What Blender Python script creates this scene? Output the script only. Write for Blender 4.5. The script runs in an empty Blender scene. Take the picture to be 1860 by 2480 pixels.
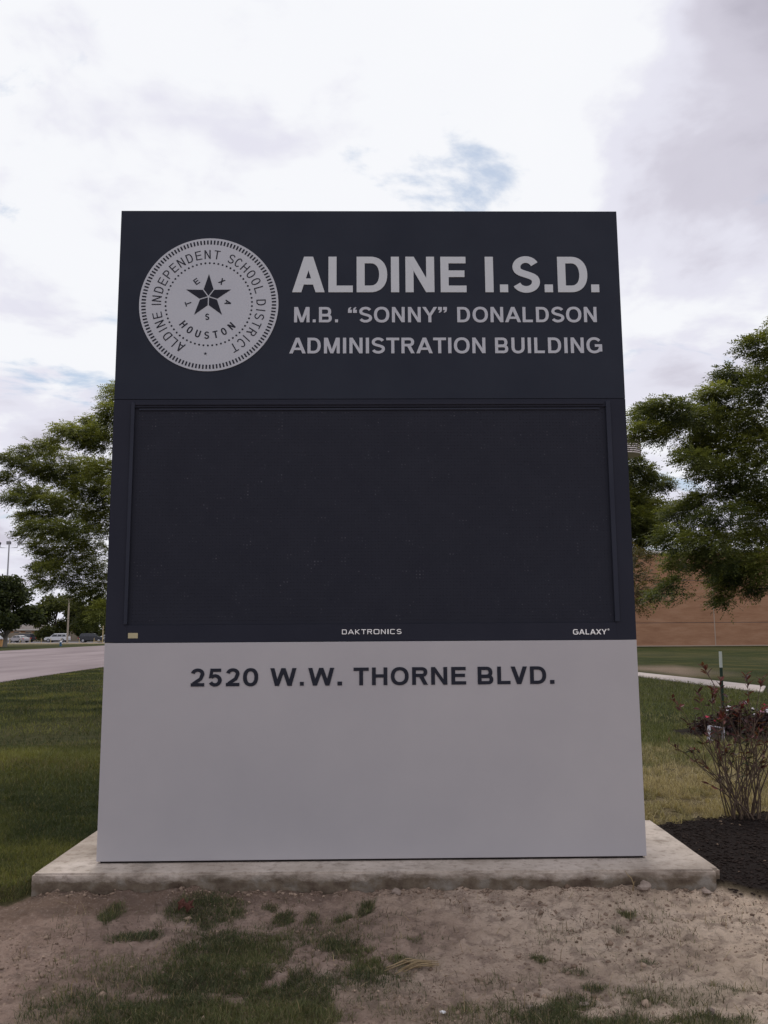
import bpy, bmesh, math, random
import numpy as np
from mathutils import Vector, Matrix

scene = bpy.context.scene
C = scene.collection
R = math.radians
rng = np.random.default_rng(11)
random.seed(5)

# ------------------------------------------------------------------ camera
cam_d = bpy.data.cameras.new('camera')
cam = bpy.data.objects.new('camera', cam_d)
C.objects.link(cam)
cam_d.sensor_fit = 'VERTICAL'
cam_d.sensor_height = 24.0
cam_d.lens = 24.0 * 2067.2 / 2480.0
cam_d.clip_start = 0.05
cam_d.clip_end = 6000
PITCH, ROLL = 0.13997, -0.006415
fwd = Vector((0, math.cos(PITCH), math.sin(PITCH)))
rt0 = Vector((1, 0, 0))
up0 = rt0.cross(fwd)
rt = rt0 * math.cos(ROLL) + up0 * math.sin(ROLL)
up = -rt0 * math.sin(ROLL) + up0 * math.cos(ROLL)
m = Matrix((rt, up, -fwd)).transposed().to_4x4()
m.translation = Vector((0, 0, 1.6))
cam.matrix_world = m
scene.camera = cam

# ------------------------------------------------------------------ view
vs = scene.view_settings
vs.view_transform = 'Standard'
vs.look = 'None'
vs.exposure = 0.0
vs.gamma = 1.0
vs.use_curve_mapping = False

# ------------------------------------------------------------------ sky
SUN_EL, SUN_AZ = R(62), R(-8)          # azimuth from +Y towards +X
world = bpy.data.worlds.new('World')
scene.world = world
world.use_nodes = True
nt = world.node_tree
for n in list(nt.nodes):
    nt.nodes.remove(n)


def N(tree, kind, **kw):
    n = tree.nodes.new(kind)
    for k, v in kw.items():
        if k == 'inp':
            for i, val in v.items():
                n.inputs[i].default_value = val
        else:
            setattr(n, k, v)
    return n


def L(tree, a, b):
    tree.links.new(a, b)


def math_node(tree, op, a, b=None, clamp=False):
    n = N(tree, 'ShaderNodeMath', operation=op, use_clamp=clamp)
    for i, v in enumerate((a, b)):
        if v is None:
            continue
        if isinstance(v, (int, float)):
            n.inputs[i].default_value = v
        else:
            L(tree, v, n.inputs[i])
    return n.outputs[0]


def ramp(tree, fac, stops, interp='LINEAR'):
    n = N(tree, 'ShaderNodeValToRGB')
    n.color_ramp.interpolation = interp
    els = n.color_ramp.elements
    while len(els) < len(stops):
        els.new(0.5)
    for e, (p, c) in zip(els, stops):
        e.position = p
        e.color = c if len(c) == 4 else (*c, 1)
    L(tree, fac, n.inputs[0])
    return n.outputs[0]


def mixc(tree, fac, a, b, blend='MIX'):
    n = N(tree, 'ShaderNodeMix', data_type='RGBA', blend_type=blend)
    for i, v in ((0, fac), (6, a), (7, b)):
        if isinstance(v, (int, float)):
            n.inputs[i].default_value = v
        elif isinstance(v, tuple):
            n.inputs[i].default_value = v if len(v) == 4 else (*v, 1)
        else:
            L(tree, v, n.inputs[i])
    return n.outputs[2]


sky = N(nt, 'ShaderNodeTexSky', sky_type='NISHITA', sun_disc=False, sun_elevation=SUN_EL,
        sun_rotation=SUN_AZ, air_density=1.0, dust_density=1.5, ozone_density=1.0)
geo = N(nt, 'ShaderNodeTexCoord')
sep = N(nt, 'ShaderNodeSeparateXYZ')
L(nt, geo.outputs['Generated'], sep.inputs[0])
zc = math_node(nt, 'MAXIMUM', sep.outputs[2], 0.0)
den = math_node(nt, 'ADD', zc, 0.22)
cb = N(nt, 'ShaderNodeCombineXYZ')
L(nt, math_node(nt, 'DIVIDE', sep.outputs[0], den), cb.inputs[0])
L(nt, math_node(nt, 'DIVIDE', sep.outputs[1], den), cb.inputs[1])


def sky_noise(scale, detail, rough, off, dist=0.0):
    mp = N(nt, 'ShaderNodeMapping')
    mp.inputs['Location'].default_value = off
    L(nt, cb.outputs[0], mp.inputs[0])
    t = N(nt, 'ShaderNodeTexNoise', inp={'Scale': scale, 'Detail': detail, 'Roughness': rough, 'Distortion': dist})
    L(nt, mp.outputs[0], t.inputs['Vector'])
    return t.outputs['Fac']


n_hole = sky_noise(3.1, 7.0, 0.58, (3.29, 7.36, 0.0), 0.5)     # gaps of blue
n_grey = sky_noise(1.9, 6.0, 0.55, (6.3, 1.2, 0.0), 0.35)    # thick grey bellies
n_fine = sky_noise(5.5, 5.0, 0.52, (8.0, 2.0, 0.0), 0.3)
hole_in = N(nt, 'ShaderNodeMath', operation='SUBTRACT')
L(nt, n_hole, hole_in.inputs[0])
hole = ramp(nt, hole_in.outputs[0], [(0.0, (1, 1, 1)), (0.30, (1, 1, 1)), (0.415, (0, 0, 0)), (1, (0, 0, 0))], 'EASE')


def heap(direction, inner, outer):
    """a thick bank of cloud round one direction of the sky"""
    d = Vector(direction).normalized()
    dp = N(nt, 'ShaderNodeVectorMath', operation='DOT_PRODUCT')
    L(nt, geo.outputs['Generated'], dp.inputs[0])
    dp.inputs[1].default_value = d
    mr = N(nt, 'ShaderNodeMapRange', interpolation_type='SMOOTHSTEP')
    mr.inputs['From Min'].default_value = math.cos(R(outer))
    mr.inputs['From Max'].default_value = math.cos(R(inner))
    L(nt, dp.outputs['Value'], mr.inputs['Value'])
    return mr.outputs[0]


L(nt, math_node(nt, 'MULTIPLY', math_node(nt, 'ADD', heap((-0.42, 0.86, 0.30), 1.0, 10.0), math_node(nt, 'MULTIPLY', heap((0.10, 0.84, 0.56), 0.5, 4.0), 0.35)), 0.07), hole_in.inputs[1])
bank = math_node(nt, 'MULTIPLY', heap((0.50, 0.80, 0.62), 1.0, 17.0), 0.26)
low = math_node(nt, 'MULTIPLY', ramp(nt, sep.outputs[2], [(0.0, (1, 1, 1)), (0.18, (0.8, 0.8, 0.8)), (0.42, (0, 0, 0))]), 0.035)
thin = math_node(nt, 'MULTIPLY', heap((-0.08, 0.80, 0.62), 4.0, 30.0), -0.095)      # thin bright cloud over the sun
gsum = math_node(nt, 'ADD', math_node(nt, 'MULTIPLY', n_grey, 0.72), math_node(nt, 'MULTIPLY', n_fine, 0.28))
gsum = math_node(nt, 'ADD', math_node(nt, 'ADD', gsum, bank), math_node(nt, 'ADD', low, thin))
cloud = ramp(nt, gsum, [(0.0, (9.7, 9.8, 9.95)), (0.45, (9.3, 9.4, 9.75)), (0.54, (7.9, 7.85, 8.8)),
                        (0.66, (6.4, 6.2, 7.1)), (0.85, (4.4, 4.2, 5.0)), (1.0, (4.0, 3.9, 4.6))], 'EASE')
skyb = mixc(nt, 0.40, sky.outputs[0], (6.6, 7.8, 9.2))       # thin veil in the gaps
col = mixc(nt, math_node(nt, 'MULTIPLY', hole, 0.9), cloud, skyb)
bg = N(nt, 'ShaderNodeBackground')
bg.inputs[1].default_value = 0.1
L(nt, col, bg.inputs[0])
wo = N(nt, 'ShaderNodeOutputWorld')
L(nt, bg.outputs[0], wo.inputs[0])

# ------------------------------------------------------------------ sun behind thin cloud
sun_d = bpy.data.lights.new('sun', 'SUN')
sun_d.energy = 1.2
sun_d.angle = R(24)
sun_d.color = (1.0, 0.93, 0.82)
sun = bpy.data.objects.new('sun', sun_d)
C.objects.link(sun)
sdir = Vector((math.sin(SUN_AZ) * math.cos(SUN_EL), math.cos(SUN_AZ) * math.cos(SUN_EL), math.sin(SUN_EL)))
sun.rotation_euler = sdir.to_track_quat('Z', 'Y').to_euler()
sun.location = (0, 30, 60)

# ================================================================== helpers


def hash2(ix, iy, seed):
    h = (ix.astype(np.int64) * 374761393 + iy.astype(np.int64) * 668265263 + seed * 144269504) & 0x7fffffff
    h = ((h ^ (h >> 13)) * 1274126177) & 0x7fffffff
    h = (h ^ (h >> 16)) & 0xffffff
    return h / float(0xffffff)


def vnoise(x, y, s, seed=0):
    x = np.asarray(x, float) / s
    y = np.asarray(y, float) / s
    ix, iy = np.floor(x), np.floor(y)
    fx, fy = x - ix, y - iy
    fx = fx * fx * (3 - 2 * fx)
    fy = fy * fy * (3 - 2 * fy)
    a, b = hash2(ix, iy, seed), hash2(ix + 1, iy, seed)
    c, d = hash2(ix, iy + 1, seed), hash2(ix + 1, iy + 1, seed)
    return (a * (1 - fx) + b * fx) * (1 - fy) + (c * (1 - fx) + d * fx) * fy


def fbm(x, y, s, seed=0, oct=4):
    t, amp, tot = 0, 1.0, 0
    for i in range(oct):
        t = t + amp * vnoise(x, y, s / 2 ** i, seed + i * 17)
        tot += amp
        amp *= 0.5
    return t / tot


def sstep(a, b, x):
    t = np.clip((np.asarray(x, float) - a) / (b - a), 0, 1)
    return t * t * (3 - 2 * t)


def mesh_np(name, verts, faces, mat=None, parent=None, smooth=False, cols=None, loops=None):
    """one mesh object from arrays; faces is an (n,k) array or a list of tuples"""
    me = bpy.data.meshes.new(name)
    verts = np.asarray(verts, np.float32)
    if isinstance(faces, np.ndarray):
        k = faces.shape[1]
        n = len(faces)
        me.vertices.add(len(verts))
        me.vertices.foreach_set('co', verts.ravel())
        me.loops.add(n * k)
        me.loops.foreach_set('vertex_index', faces.ravel().astype(np.int32))
        me.polygons.add(n)
        me.polygons.foreach_set('loop_start', np.arange(0, n * k, k, dtype=np.int32))
        me.polygons.foreach_set('loop_total', np.full(n, k, np.int32))
        me.update(calc_edges=True)
        me.validate()
    else:
        me.from_pydata([tuple(map(float, v)) for v in verts], [], faces)
        me.update()
    if smooth:
        me.polygons.foreach_set('use_smooth', np.ones(len(me.polygons), bool))
    if cols is not None:
        a = me.color_attributes.new('Col', 'FLOAT_COLOR', 'POINT')
        cc = np.ones((len(verts), 4), np.float32)
        cc[:, :cols.shape[1]] = cols
        a.data.foreach_set('color', cc.ravel())
    if mat:
        me.materials.append(mat)
    o = bpy.data.objects.new(name, me)
    C.objects.link(o)
    if parent:
        o.parent = parent
    return o


def bm_obj(name, bm, mat, parent=None, smooth=False):
    me = bpy.data.meshes.new(name)
    bmesh.ops.recalc_face_normals(bm, faces=bm.faces)
    bm.to_mesh(me)
    bm.free()
    if smooth:
        for p in me.polygons:
            p.use_smooth = True
    me.materials.append(mat)
    o = bpy.data.objects.new(name, me)
    C.objects.link(o)
    if parent:
        o.parent = parent
    return o


def add_box(bm, x0, x1, y0, y1, z0, z1):
    r = bmesh.ops.create_cube(bm, size=1.0)
    for v in r['verts']:
        v.co = Vector(((x0 + x1) / 2 + v.co.x * (x1 - x0), (y0 + y1) / 2 + v.co.y * (y1 - y0),
                       (z0 + z1) / 2 + v.co.z * (z1 - z0)))
    return r['verts']


def box(name, x0, x1, y0, y1, z0, z1, mat, parent=None, bev=0.0):
    bm = bmesh.new()
    add_box(bm, x0, x1, y0, y1, z0, z1)
    if bev:
        bmesh.ops.bevel(bm, geom=bm.edges[:], offset=bev, segments=2, affect='EDGES', profile=0.6)
    return bm_obj(name, bm, mat, parent)


def tube_arrays(path, radii, sides=7):
    path = np.asarray(path, float)
    n = len(path)
    V, F = [], []
    tang = np.gradient(path, axis=0)
    tang /= np.linalg.norm(tang, axis=1)[:, None] + 1e-9
    ref = np.array([0.0, 0, 1]) if abs(tang[0][2]) < 0.9 else np.array([1.0, 0, 0])
    for i in range(n):
        u = np.cross(tang[i], ref)
        u /= np.linalg.norm(u) + 1e-9
        w = np.cross(tang[i], u)
        a = np.arange(sides) * 2 * np.pi / sides
        V.append(path[i] + radii[i] * (np.cos(a)[:, None] * u + np.sin(a)[:, None] * w))
        if i:
            for k in range(sides):
                F.append(((i - 1) * sides + k, (i - 1) * sides + (k + 1) % sides, i * sides + (k + 1) % sides, i * sides + k))
    V = np.concatenate(V)
    return V, np.array(F)


class Tubes:
    def __init__(self):
        self.V, self.F, self.n = [], [], 0

    def add(self, path, radii, sides=6):
        V, F = tube_arrays(path, radii, sides)
        self.V.append(V)
        self.F.append(F + self.n)
        self.n += len(V)

    def build(self, name, mat, parent=None):
        return mesh_np(name, np.concatenate(self.V), np.concatenate(self.F), mat, parent, smooth=True)


def cyl(bm, x, y, z0, z1, r0, r1=None, seg=16, axis='Z'):
    r1 = r0 if r1 is None else r1
    g = bmesh.ops.create_cone(bm, cap_ends=True, segments=seg, radius1=r0, radius2=r1, depth=(z1 - z0))
    for v in g['verts']:
        if axis == 'Z':
            v.co = Vector((x + v.co.x, y + v.co.y, (z0 + z1) / 2 + v.co.z))
        elif axis == 'Y':   # along Y: x,z centre given as x,y
            v.co = Vector((x + v.co.x, (z0 + z1) / 2 + v.co.z, y + v.co.y))
        else:               # along X: y,z centre given as x,y
            v.co = Vector(((z0 + z1) / 2 + v.co.z, x + v.co.x, y + v.co.y))
    return g['verts']


def tag(o, label, cat, group=None):
    o['label'] = label
    o['category'] = cat
    if group:
        o['group'] = group
    return o


def kind(o, k):
    o['kind'] = k
    return o


def empty(name, loc, rz=0.0):
    o = bpy.data.objects.new(name, None)
    o.empty_display_size = 0.1
    C.objects.link(o)
    o.location = loc
    o.rotation_euler = (0, 0, rz)
    return o


# ------------------------------------------------------------------ materials
def principled(name, color=(0.5, 0.5, 0.5), rough=0.6, spec=0.3, metal=0.0):
    mt = bpy.data.materials.new(name)
    mt.use_nodes = True
    b = mt.node_tree.nodes['Principled BSDF']
    b.inputs['Base Color'].default_value = (*color, 1)
    b.inputs['Roughness'].default_value = rough
    b.inputs['Specular IOR Level'].default_value = spec
    b.inputs['Metallic'].default_value = metal
    return mt, mt.node_tree, b


def noise(tree, scale, detail=4.0, rough=0.55, coord='Object', dist=0.0, stretch=None):
    tc = N(tree, 'ShaderNodeTexCoord')
    out = tc.outputs[coord]
    if stretch:
        mp = N(tree, 'ShaderNodeMapping')
        mp.inputs['Scale'].default_value = stretch
        L(tree, out, mp.inputs[0])
        out = mp.outputs[0]
    t = N(tree, 'ShaderNodeTexNoise', inp={'Scale': scale, 'Detail': detail, 'Roughness': rough, 'Distortion': dist})
    L(tree, out, t.inputs['Vector'])
    return t.outputs['Fac']


def bump(tree, b, height, strength=0.3, dist=0.01):
    n = N(tree, 'ShaderNodeBump')
    n.inputs['Strength'].default_value = strength
    n.inputs['Distance'].default_value = dist
    L(tree, height, n.inputs['Height'])
    L(tree, n.outputs[0], b.inputs['Normal'])


def mottled(name, c1, c2, scale=3.0, rough=0.6, spec=0.3, bstr=0.0, bscale=60.0, bdist=0.004, stretch=None, lo=0.3, hi=0.7, metal=0.0):
    mt, t, b = principled(name, c1, rough, spec, metal)
    f = noise(t, scale, 5, 0.6, stretch=stretch)
    c = ramp(t, f, [(lo, c1), (hi, c2)])
    L(t, c, b.inputs['Base Color'])
    if bstr:
        bump(t, b, noise(t, bscale, 4, 0.6), bstr, bdist)
    return mt


def leafmat(name, trans=0.3, rough=0.55, tint=(1, 1, 1)):
    mt, t, b = principled(name, (0.05, 0.08, 0.03), rough, 0.25)
    at = N(t, 'ShaderNodeAttribute', attribute_name='Col')
    L(t, at.outputs['Color'], b.inputs['Base Color'])
    tr = N(t, 'ShaderNodeBsdfTranslucent')
    c2 = mixc(t, 1.0, at.outputs['Color'], (1.3, 1.25, 0.6), 'MULTIPLY')
    L(t, c2, tr.inputs[0])
    mx = N(t, 'ShaderNodeMixShader')
    mx.inputs[0].default_value = trans
    L(t, b.outputs[0], mx.inputs[1])
    L(t, tr.outputs[0], mx.inputs[2])
    L(t, mx.outputs[0], t.nodes['Material Output'].inputs[0])
    return mt


M = {}
M['grey_panel'] = mottled('grey_panel', (0.402, 0.388, 0.408), (0.44, 0.425, 0.44), 1.3, 0.5, 0.12, 0.05, 6, 0.01)
M['black_panel'] = mottled('black_panel', (0.022, 0.026, 0.039), (0.029, 0.034, 0.048), 1.6, 0.55, 0.07, 0.03, 5, 0.01)
M['display_cab'] = mottled('display_cabinet', (0.022, 0.024, 0.036), (0.027, 0.029, 0.042), 2.0, 0.6, 0.07)
M['screen'] = mottled('screen', (0.0235, 0.0253, 0.036), (0.0275, 0.0295, 0.041), 5.0, 0.7, 0.06)
M['led'] = mottled('led_lens', (0.0245, 0.0265, 0.037), (0.095, 0.095, 0.115), 14.0, 0.6, 0.06, lo=0.58, hi=0.78)  # sparse paler spots paint random sparkle into the lens colour
M['rim'] = mottled('rim', (0.025, 0.028, 0.042), (0.034, 0.038, 0.054), 2.0, 0.5, 0.08)
M['vinyl_white'] = mottled('vinyl_white', (0.435, 0.455, 0.505), (0.46, 0.48, 0.525), 2.0, 0.5, 0.15)
M['vinyl_big'] = mottled('vinyl_big', (0.495, 0.525, 0.565), (0.525, 0.555, 0.585), 2.0, 0.5, 0.15)
M['vinyl_grey'] = mottled('vinyl_grey', (0.36, 0.36, 0.38), (0.40, 0.39, 0.41), 3.0, 0.5, 0.12)
M['vinyl_black'] = mottled('vinyl_black', (0.021, 0.023, 0.034), (0.026, 0.028, 0.04), 3.0, 0.55, 0.08)
M['white_print'] = principled('white_print', (0.85, 0.85, 0.85), 0.5, 0.2)[0]
M['gap'] = principled('gap', (0.03, 0.025, 0.025), 0.9, 0.1)[0]

# sticker with faint printed rows
mt, t, b = principled('sticker', (0.5, 0.45, 0.28), 0.6, 0.2)
w_ = N(t, 'ShaderNodeTexWave', wave_type='BANDS', bands_direction='Z', inp={'Scale': 60.0, 'Distortion': 1.5, 'Detail': 2.0})
tc = N(t, 'ShaderNodeTexCoord')
L(t, tc.outputs['Object'], w_.inputs['Vector'])
L(t, ramp(t, w_.outputs['Fac'], [(0.25, (0.26, 0.23, 0.15)), (0.5, (0.56, 0.5, 0.31))]), b.inputs['Base Color'])
M['sticker'] = mt

# concrete slab: pale top, soil-stained lower sides
mt, t, b = principled('slab_concrete', (0.4, 0.35, 0.31), 0.85, 0.15)
big = noise(t, 2.2, 6, 0.6)
fine = noise(t, 18, 6, 0.65)
c = ramp(t, big, [(0.3, (0.32, 0.265, 0.22)), (0.52, (0.50, 0.43, 0.37)), (0.75, (0.64, 0.56, 0.50))])
c = mixc(t, math_node(t, 'MULTIPLY', ramp(t, fine, [(0.52, (0, 0, 0)), (0.66, (1, 1, 1))]), 0.6), c, (0.24, 0.185, 0.145))
tc = N(t, 'ShaderNodeTexCoord')
sp = N(t, 'ShaderNodeSeparateXYZ')
L(t, tc.outputs['Object'], sp.inputs[0])
edge = noise(t, 5.0, 6, 0.7, stretch=(1, 1, 2.2))
hh = math_node(t, 'ADD', sp.outputs[2], math_node(t, 'MULTIPLY', math_node(t, 'SUBTRACT', edge, 0.5), 0.16))
stain = ramp(t, hh, [(0.0, (1, 1, 1)), (0.115, (1, 1, 1)), (0.165, (0.0, 0.0, 0.0))])
soil = ramp(t, noise(t, 7, 5, 0.6), [(0.34, (0.085, 0.06, 0.045)), (0.5, (0.155, 0.122, 0.09)), (0.68, (0.25, 0.225, 0.195))])
c = mixc(t, stain, c, soil)
L(t, c, b.inputs['Base Color'])
bump(t, b, math_node(t, 'ADD', noise(t, 60, 5, 0.7), math_node(t, 'MULTIPLY', big, 0.8)), 0.7, 0.008)
M['slab'] = mt

# ground: dirt / mulch / dry thatch / green turf by region
mt, t, b = principled('ground_soil', (0.2, 0.16, 0.13), 0.95, 0.05)
at = N(t, 'ShaderNodeAttribute', attribute_name='Col')
sp = N(t, 'ShaderNodeSeparateColor')
L(t, at.outputs['Color'], sp.inputs[0])
f1 = noise(t, 1.1, 6, 0.6)
f2 = noise(t, 9.0, 6, 0.65)
f3 = noise(t, 45.0, 5, 0.7)
f4 = noise(t, 150.0, 3, 0.7)
dirt = ramp(t, f1, [(0.3, (0.25, 0.175, 0.14)), (0.5, (0.40, 0.29, 0.235)), (0.7, (0.52, 0.40, 0.33))])
pale = ramp(t, f1, [(0.3, (0.43, 0.325, 0.245)), (0.5, (0.64, 0.50, 0.385)), (0.7, (0.76, 0.61, 0.485))])
tcx = N(t, 'ShaderNodeTexCoord')
spx = N(t, 'ShaderNodeSeparateXYZ')
L(t, tcx.outputs['Object'], spx.inputs[0])
blend = math_node(t, 'ADD', math_node(t, 'MULTIPLY', spx.outputs[0], 0.38), math_node(t, 'MULTIPLY', noise(t, 0.9, 5, 0.6), 1.0))
dirt = mixc(t, ramp(t, blend, [(0.35, (0, 0, 0)), (0.95, (1, 1, 1))]), dirt, pale)
band = math_node(t, 'ADD', math_node(t, 'ADD', spx.outputs[1], math_node(t, 'MULTIPLY', math_node(t, 'ADD', spx.outputs[0], 0.4), -0.16)), math_node(t, 'MULTIPLY', noise(t, 2.6, 6, 0.65), 0.5))
band = ramp(t, math_node(t, 'SUBTRACT', band, 5.0), [(0.50, (0, 0, 0)), (0.66, (1, 1, 1))])
dirt = mixc(t, math_node(t, 'MULTIPLY', band, 0.8), dirt, (0.155, 0.105, 0.078))       # freshly turned brown soil
dirt = mixc(t, math_node(t, 'MULTIPLY', ramp(t, f2, [(0.40, (1, 1, 1)), (0.52, (0, 0, 0))]), 0.55), dirt, (0.20, 0.145, 0.118))
dirt = mixc(t, math_node(t, 'MULTIPLY', ramp(t, f3, [(0.54, (0, 0, 0)), (0.66, (1, 1, 1))]), 0.3), dirt, (0.56, 0.46, 0.39))
dirt = mixc(t, math_node(t, 'MULTIPLY', ramp(t, f3, [(0.32, (1, 1, 1)), (0.42, (0, 0, 0))]), 0.7), dirt, (0.14, 0.10, 0.08))
turf = ramp(t, noise(t, 0.35, 6, 0.65), [(0.3, (0.020, 0.029, 0.010)), (0.5, (0.036, 0.044, 0.013)), (0.7, (0.085, 0.074, 0.025))])
turf = mixc(t, math_node(t, 'MULTIPLY', ramp(t, f3, [(0.5, (0, 0, 0)), (0.7, (1, 1, 1))]), 0.3), turf, (0.06, 0.066, 0.022))
turf = mixc(t, math_node(t, 'MULTIPLY', ramp(t, f2, [(0.35, (1, 1, 1)), (0.5, (0, 0, 0))]), 0.45), turf, (0.022, 0.03, 0.014))
dry = ramp(t, f2, [(0.3, (0.07, 0.055, 0.032)), (0.5, (0.15, 0.12, 0.065)), (0.7, (0.28, 0.225, 0.14))])
mulch = ramp(t, f3, [(0.35, (0.020, 0.015, 0.014)), (0.6, (0.030, 0.023, 0.021)), (0.8, (0.05, 0.038, 0.033))])
c = mixc(t, sp.outputs[2], turf, dry)
c = mixc(t, sp.outputs[0], c, dirt)
c = mixc(t, sp.outputs[1], c, mulch)
L(t, c, b.inputs['Base Color'])
bump(t, b, math_node(t, 'ADD', math_node(t, 'MULTIPLY', f4, 0.35), f3), 1.0, 0.03)
M['ground'] = mt

M['grass'] = leafmat('grass_blade', 0.25, 0.6)
M['leaf'] = leafmat('tree_leaf', 0.42, 0.5)
M['shrubleaf'] = leafmat('shrub_leaf', 0.2, 0.4)
M['bark'] = mottled('bark', (0.035, 0.028, 0.024), (0.085, 0.068, 0.056), 8, 0.9, 0.1, 0.8, 25, 0.03, stretch=(1, 1, 0.25))
M['palebark'] = mottled('pale_bark', (0.14, 0.13, 0.115), (0.27, 0.25, 0.22), 3, 0.9, 0.1, 0.6, 14, 0.03, stretch=(1, 1, 0.3))
M['stem'] = mottled('stem_bark', (0.07, 0.05, 0.04), (0.16, 0.115, 0.085), 20, 0.85, 0.1)
M['stone'] = mottled('stone', (0.19, 0.145, 0.12), (0.34, 0.275, 0.235), 14, 0.9, 0.1, 0.6, 70, 0.006)
M['road'] = mottled('road_concrete', (0.20, 0.16, 0.165), (0.285, 0.235, 0.24), 0.22, 0.9, 0.1, stretch=(1.6, 0.25, 1), lo=0.36, hi=0.6)
M['walk'] = mottled('walk_concrete', (0.40, 0.34, 0.315), (0.50, 0.44, 0.41), 1.2, 0.9, 0.1, 0.3, 40)
M['asphalt'] = mottled('asphalt', (0.15, 0.14, 0.145), (0.21, 0.195, 0.2), 0.2, 0.9, 0.1)
M['yellow'] = mottled('yellow_paint', (0.42, 0.32, 0.16), (0.52, 0.42, 0.24), 3, 0.7, 0.2)
M['kerb'] = mottled('kerb_paint', (0.5, 0.38, 0.22), (0.62, 0.52, 0.38), 0.4, 0.8, 0.2)
M['orange'] = mottled('orange_paint', (0.62, 0.32, 0.12), (0.72, 0.42, 0.18), 2, 0.7, 0.2)
M['galv'] = mottled('galvanised', (0.28, 0.28, 0.3), (0.38, 0.38, 0.4), 5, 0.5, 0.3, metal=0.3)
M['dark_metal'] = mottled('dark_metal', (0.05, 0.05, 0.06), (0.08, 0.08, 0.09), 5, 0.5, 0.3)
M['drum'] = mottled('louvre_white', (0.62, 0.56, 0.54), (0.74, 0.68, 0.66), 3, 0.6, 0.2)
M['drum_dark'] = mottled('louvre_gap', (0.09, 0.07, 0.065), (0.14, 0.11, 0.10), 3, 0.7, 0.1)
M['car_white'] = mottled('car_white', (0.62, 0.62, 0.64), (0.68, 0.68, 0.7), 1, 0.3, 0.5)
M['car_silver'] = mottled('car_silver', (0.40, 0.38, 0.39), (0.46, 0.44, 0.45), 1, 0.35, 0.5, metal=0.2)
M['car_dark'] = mottled('car_dark', (0.03, 0.032, 0.04), (0.045, 0.047, 0.055), 1, 0.3, 0.5)
M['glass'] = principled('car_glass', (0.03, 0.032, 0.04), 0.12, 0.5)[0]
M['tyre'] = mottled('tyre', (0.02, 0.02, 0.022), (0.035, 0.035, 0.037), 8, 0.8, 0.2)
M['hubcap'] = principled('hubcap', (0.4, 0.4, 0.42), 0.35, 0.5, 0.6)[0]
M['red_lamp'] = principled('red_lamp', (0.45, 0.04, 0.04), 0.3, 0.5)[0]
M['head_lamp'] = principled('head_lamp', (0.75, 0.75, 0.75), 0.15, 0.5)[0]
M['hyd_blue'] = principled('hydrant_blue', (0.03, 0.12, 0.24), 0.5, 0.4)[0]
M['hyd_white'] = principled('hydrant_white', (0.75, 0.75, 0.78), 0.5, 0.4)[0]
M['beige_wall'] = mottled('beige_wall', (0.33, 0.27, 0.21), (0.41, 0.34, 0.27), 0.5, 0.9, 0.1)
M['roof_grey'] = mottled('roof_grey', (0.16, 0.14, 0.13), (0.24, 0.21, 0.2), 1, 0.8, 0.1)
M['trim_white'] = mottled('trim_white', (0.6, 0.57, 0.54), (0.7, 0.66, 0.62), 1, 0.7, 0.2)
M['post_green'] = mottled('post_green', (0.02, 0.045, 0.03), (0.035, 0.065, 0.045), 8, 0.6, 0.3)
M['post_white'] = mottled('post_white', (0.62, 0.66, 0.60), (0.72, 0.75, 0.70), 8, 0.6, 0.3)
M['box_white'] = principled('box_white', (0.46, 0.44, 0.49), 0.5, 0.3)[0]
M['box_inner'] = mottled('box_inner', (0.07, 0.055, 0.05), (0.13, 0.105, 0.10), 12, 0.7, 0.2)
M['caulk'] = principled('caulk', (0.40, 0.31, 0.25), 0.9, 0.1)[0]
M['rock'] = mottled('rock', (0.075, 0.065, 0.068), (0.13, 0.112, 0.115), 2, 0.9, 0.1, 0.6, 20, 0.02)
M['red_scrap'] = mottled('red_scrap', (0.10, 0.040, 0.030), (0.15, 0.06, 0.045), 30, 0.6, 0.3)
M['straw'] = mottled('straw', (0.20, 0.14, 0.075), (0.36, 0.275, 0.16), 25, 0.8, 0.2)
M['foil'] = principled('foil', (0.85, 0.85, 0.86), 0.3, 0.5)[0]
M['petal_white'] = principled('petal_white', (0.58, 0.54, 0.56), 0.6, 0.2)[0]
M['petal_pink'] = principled('petal_pink', (0.42, 0.17, 0.25), 0.6, 0.2)[0]
M['petal_red'] = principled('petal_red', (0.42, 0.03, 0.07), 0.6, 0.2)[0]
M['wood_pole'] = mottled('wood_pole', (0.30, 0.25, 0.2), (0.42, 0.36, 0.29), 4, 0.9, 0.1, stretch=(1, 1, 0.1))

# brick wall: fine running-bond courses, colour drifting from brick to brick
mt, t, b = principled('brick', (0.3, 0.15, 0.11), 0.9, 0.1)
tc = N(t, 'ShaderNodeTexCoord')
sp = N(t, 'ShaderNodeSeparateXYZ')
L(t, tc.outputs['Object'], sp.inputs[0])
cbv = N(t, 'ShaderNodeCombineXYZ')
L(t, sp.outputs[0], cbv.inputs[0])
L(t, sp.outputs[2], cbv.inputs[1])
br = N(t, 'ShaderNodeTexBrick', inp={'Color1': (0.34, 0.17, 0.12, 1), 'Color2': (0.26, 0.125, 0.09, 1), 'Mortar': (0.30, 0.20, 0.16, 1),
                                     'Scale': 1.0, 'Mortar Size': 0.01, 'Brick Width': 0.4, 'Row Height': 0.1, 'Bias': 0.0})
L(t, cbv.outputs[0], br.inputs['Vector'])
c = mixc(t, 0.75, br.outputs['Color'], ramp(t, noise(t, 0.35, 7, 0.7, stretch=(1.0, 1, 5.0)), [(0.3, (0.28, 0.145, 0.080)), (0.5, (0.395, 0.22, 0.125)), (0.7, (0.48, 0.29, 0.18))]))
L(t, c, b.inputs['Base Color'])
M['brick'] = mt

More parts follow.
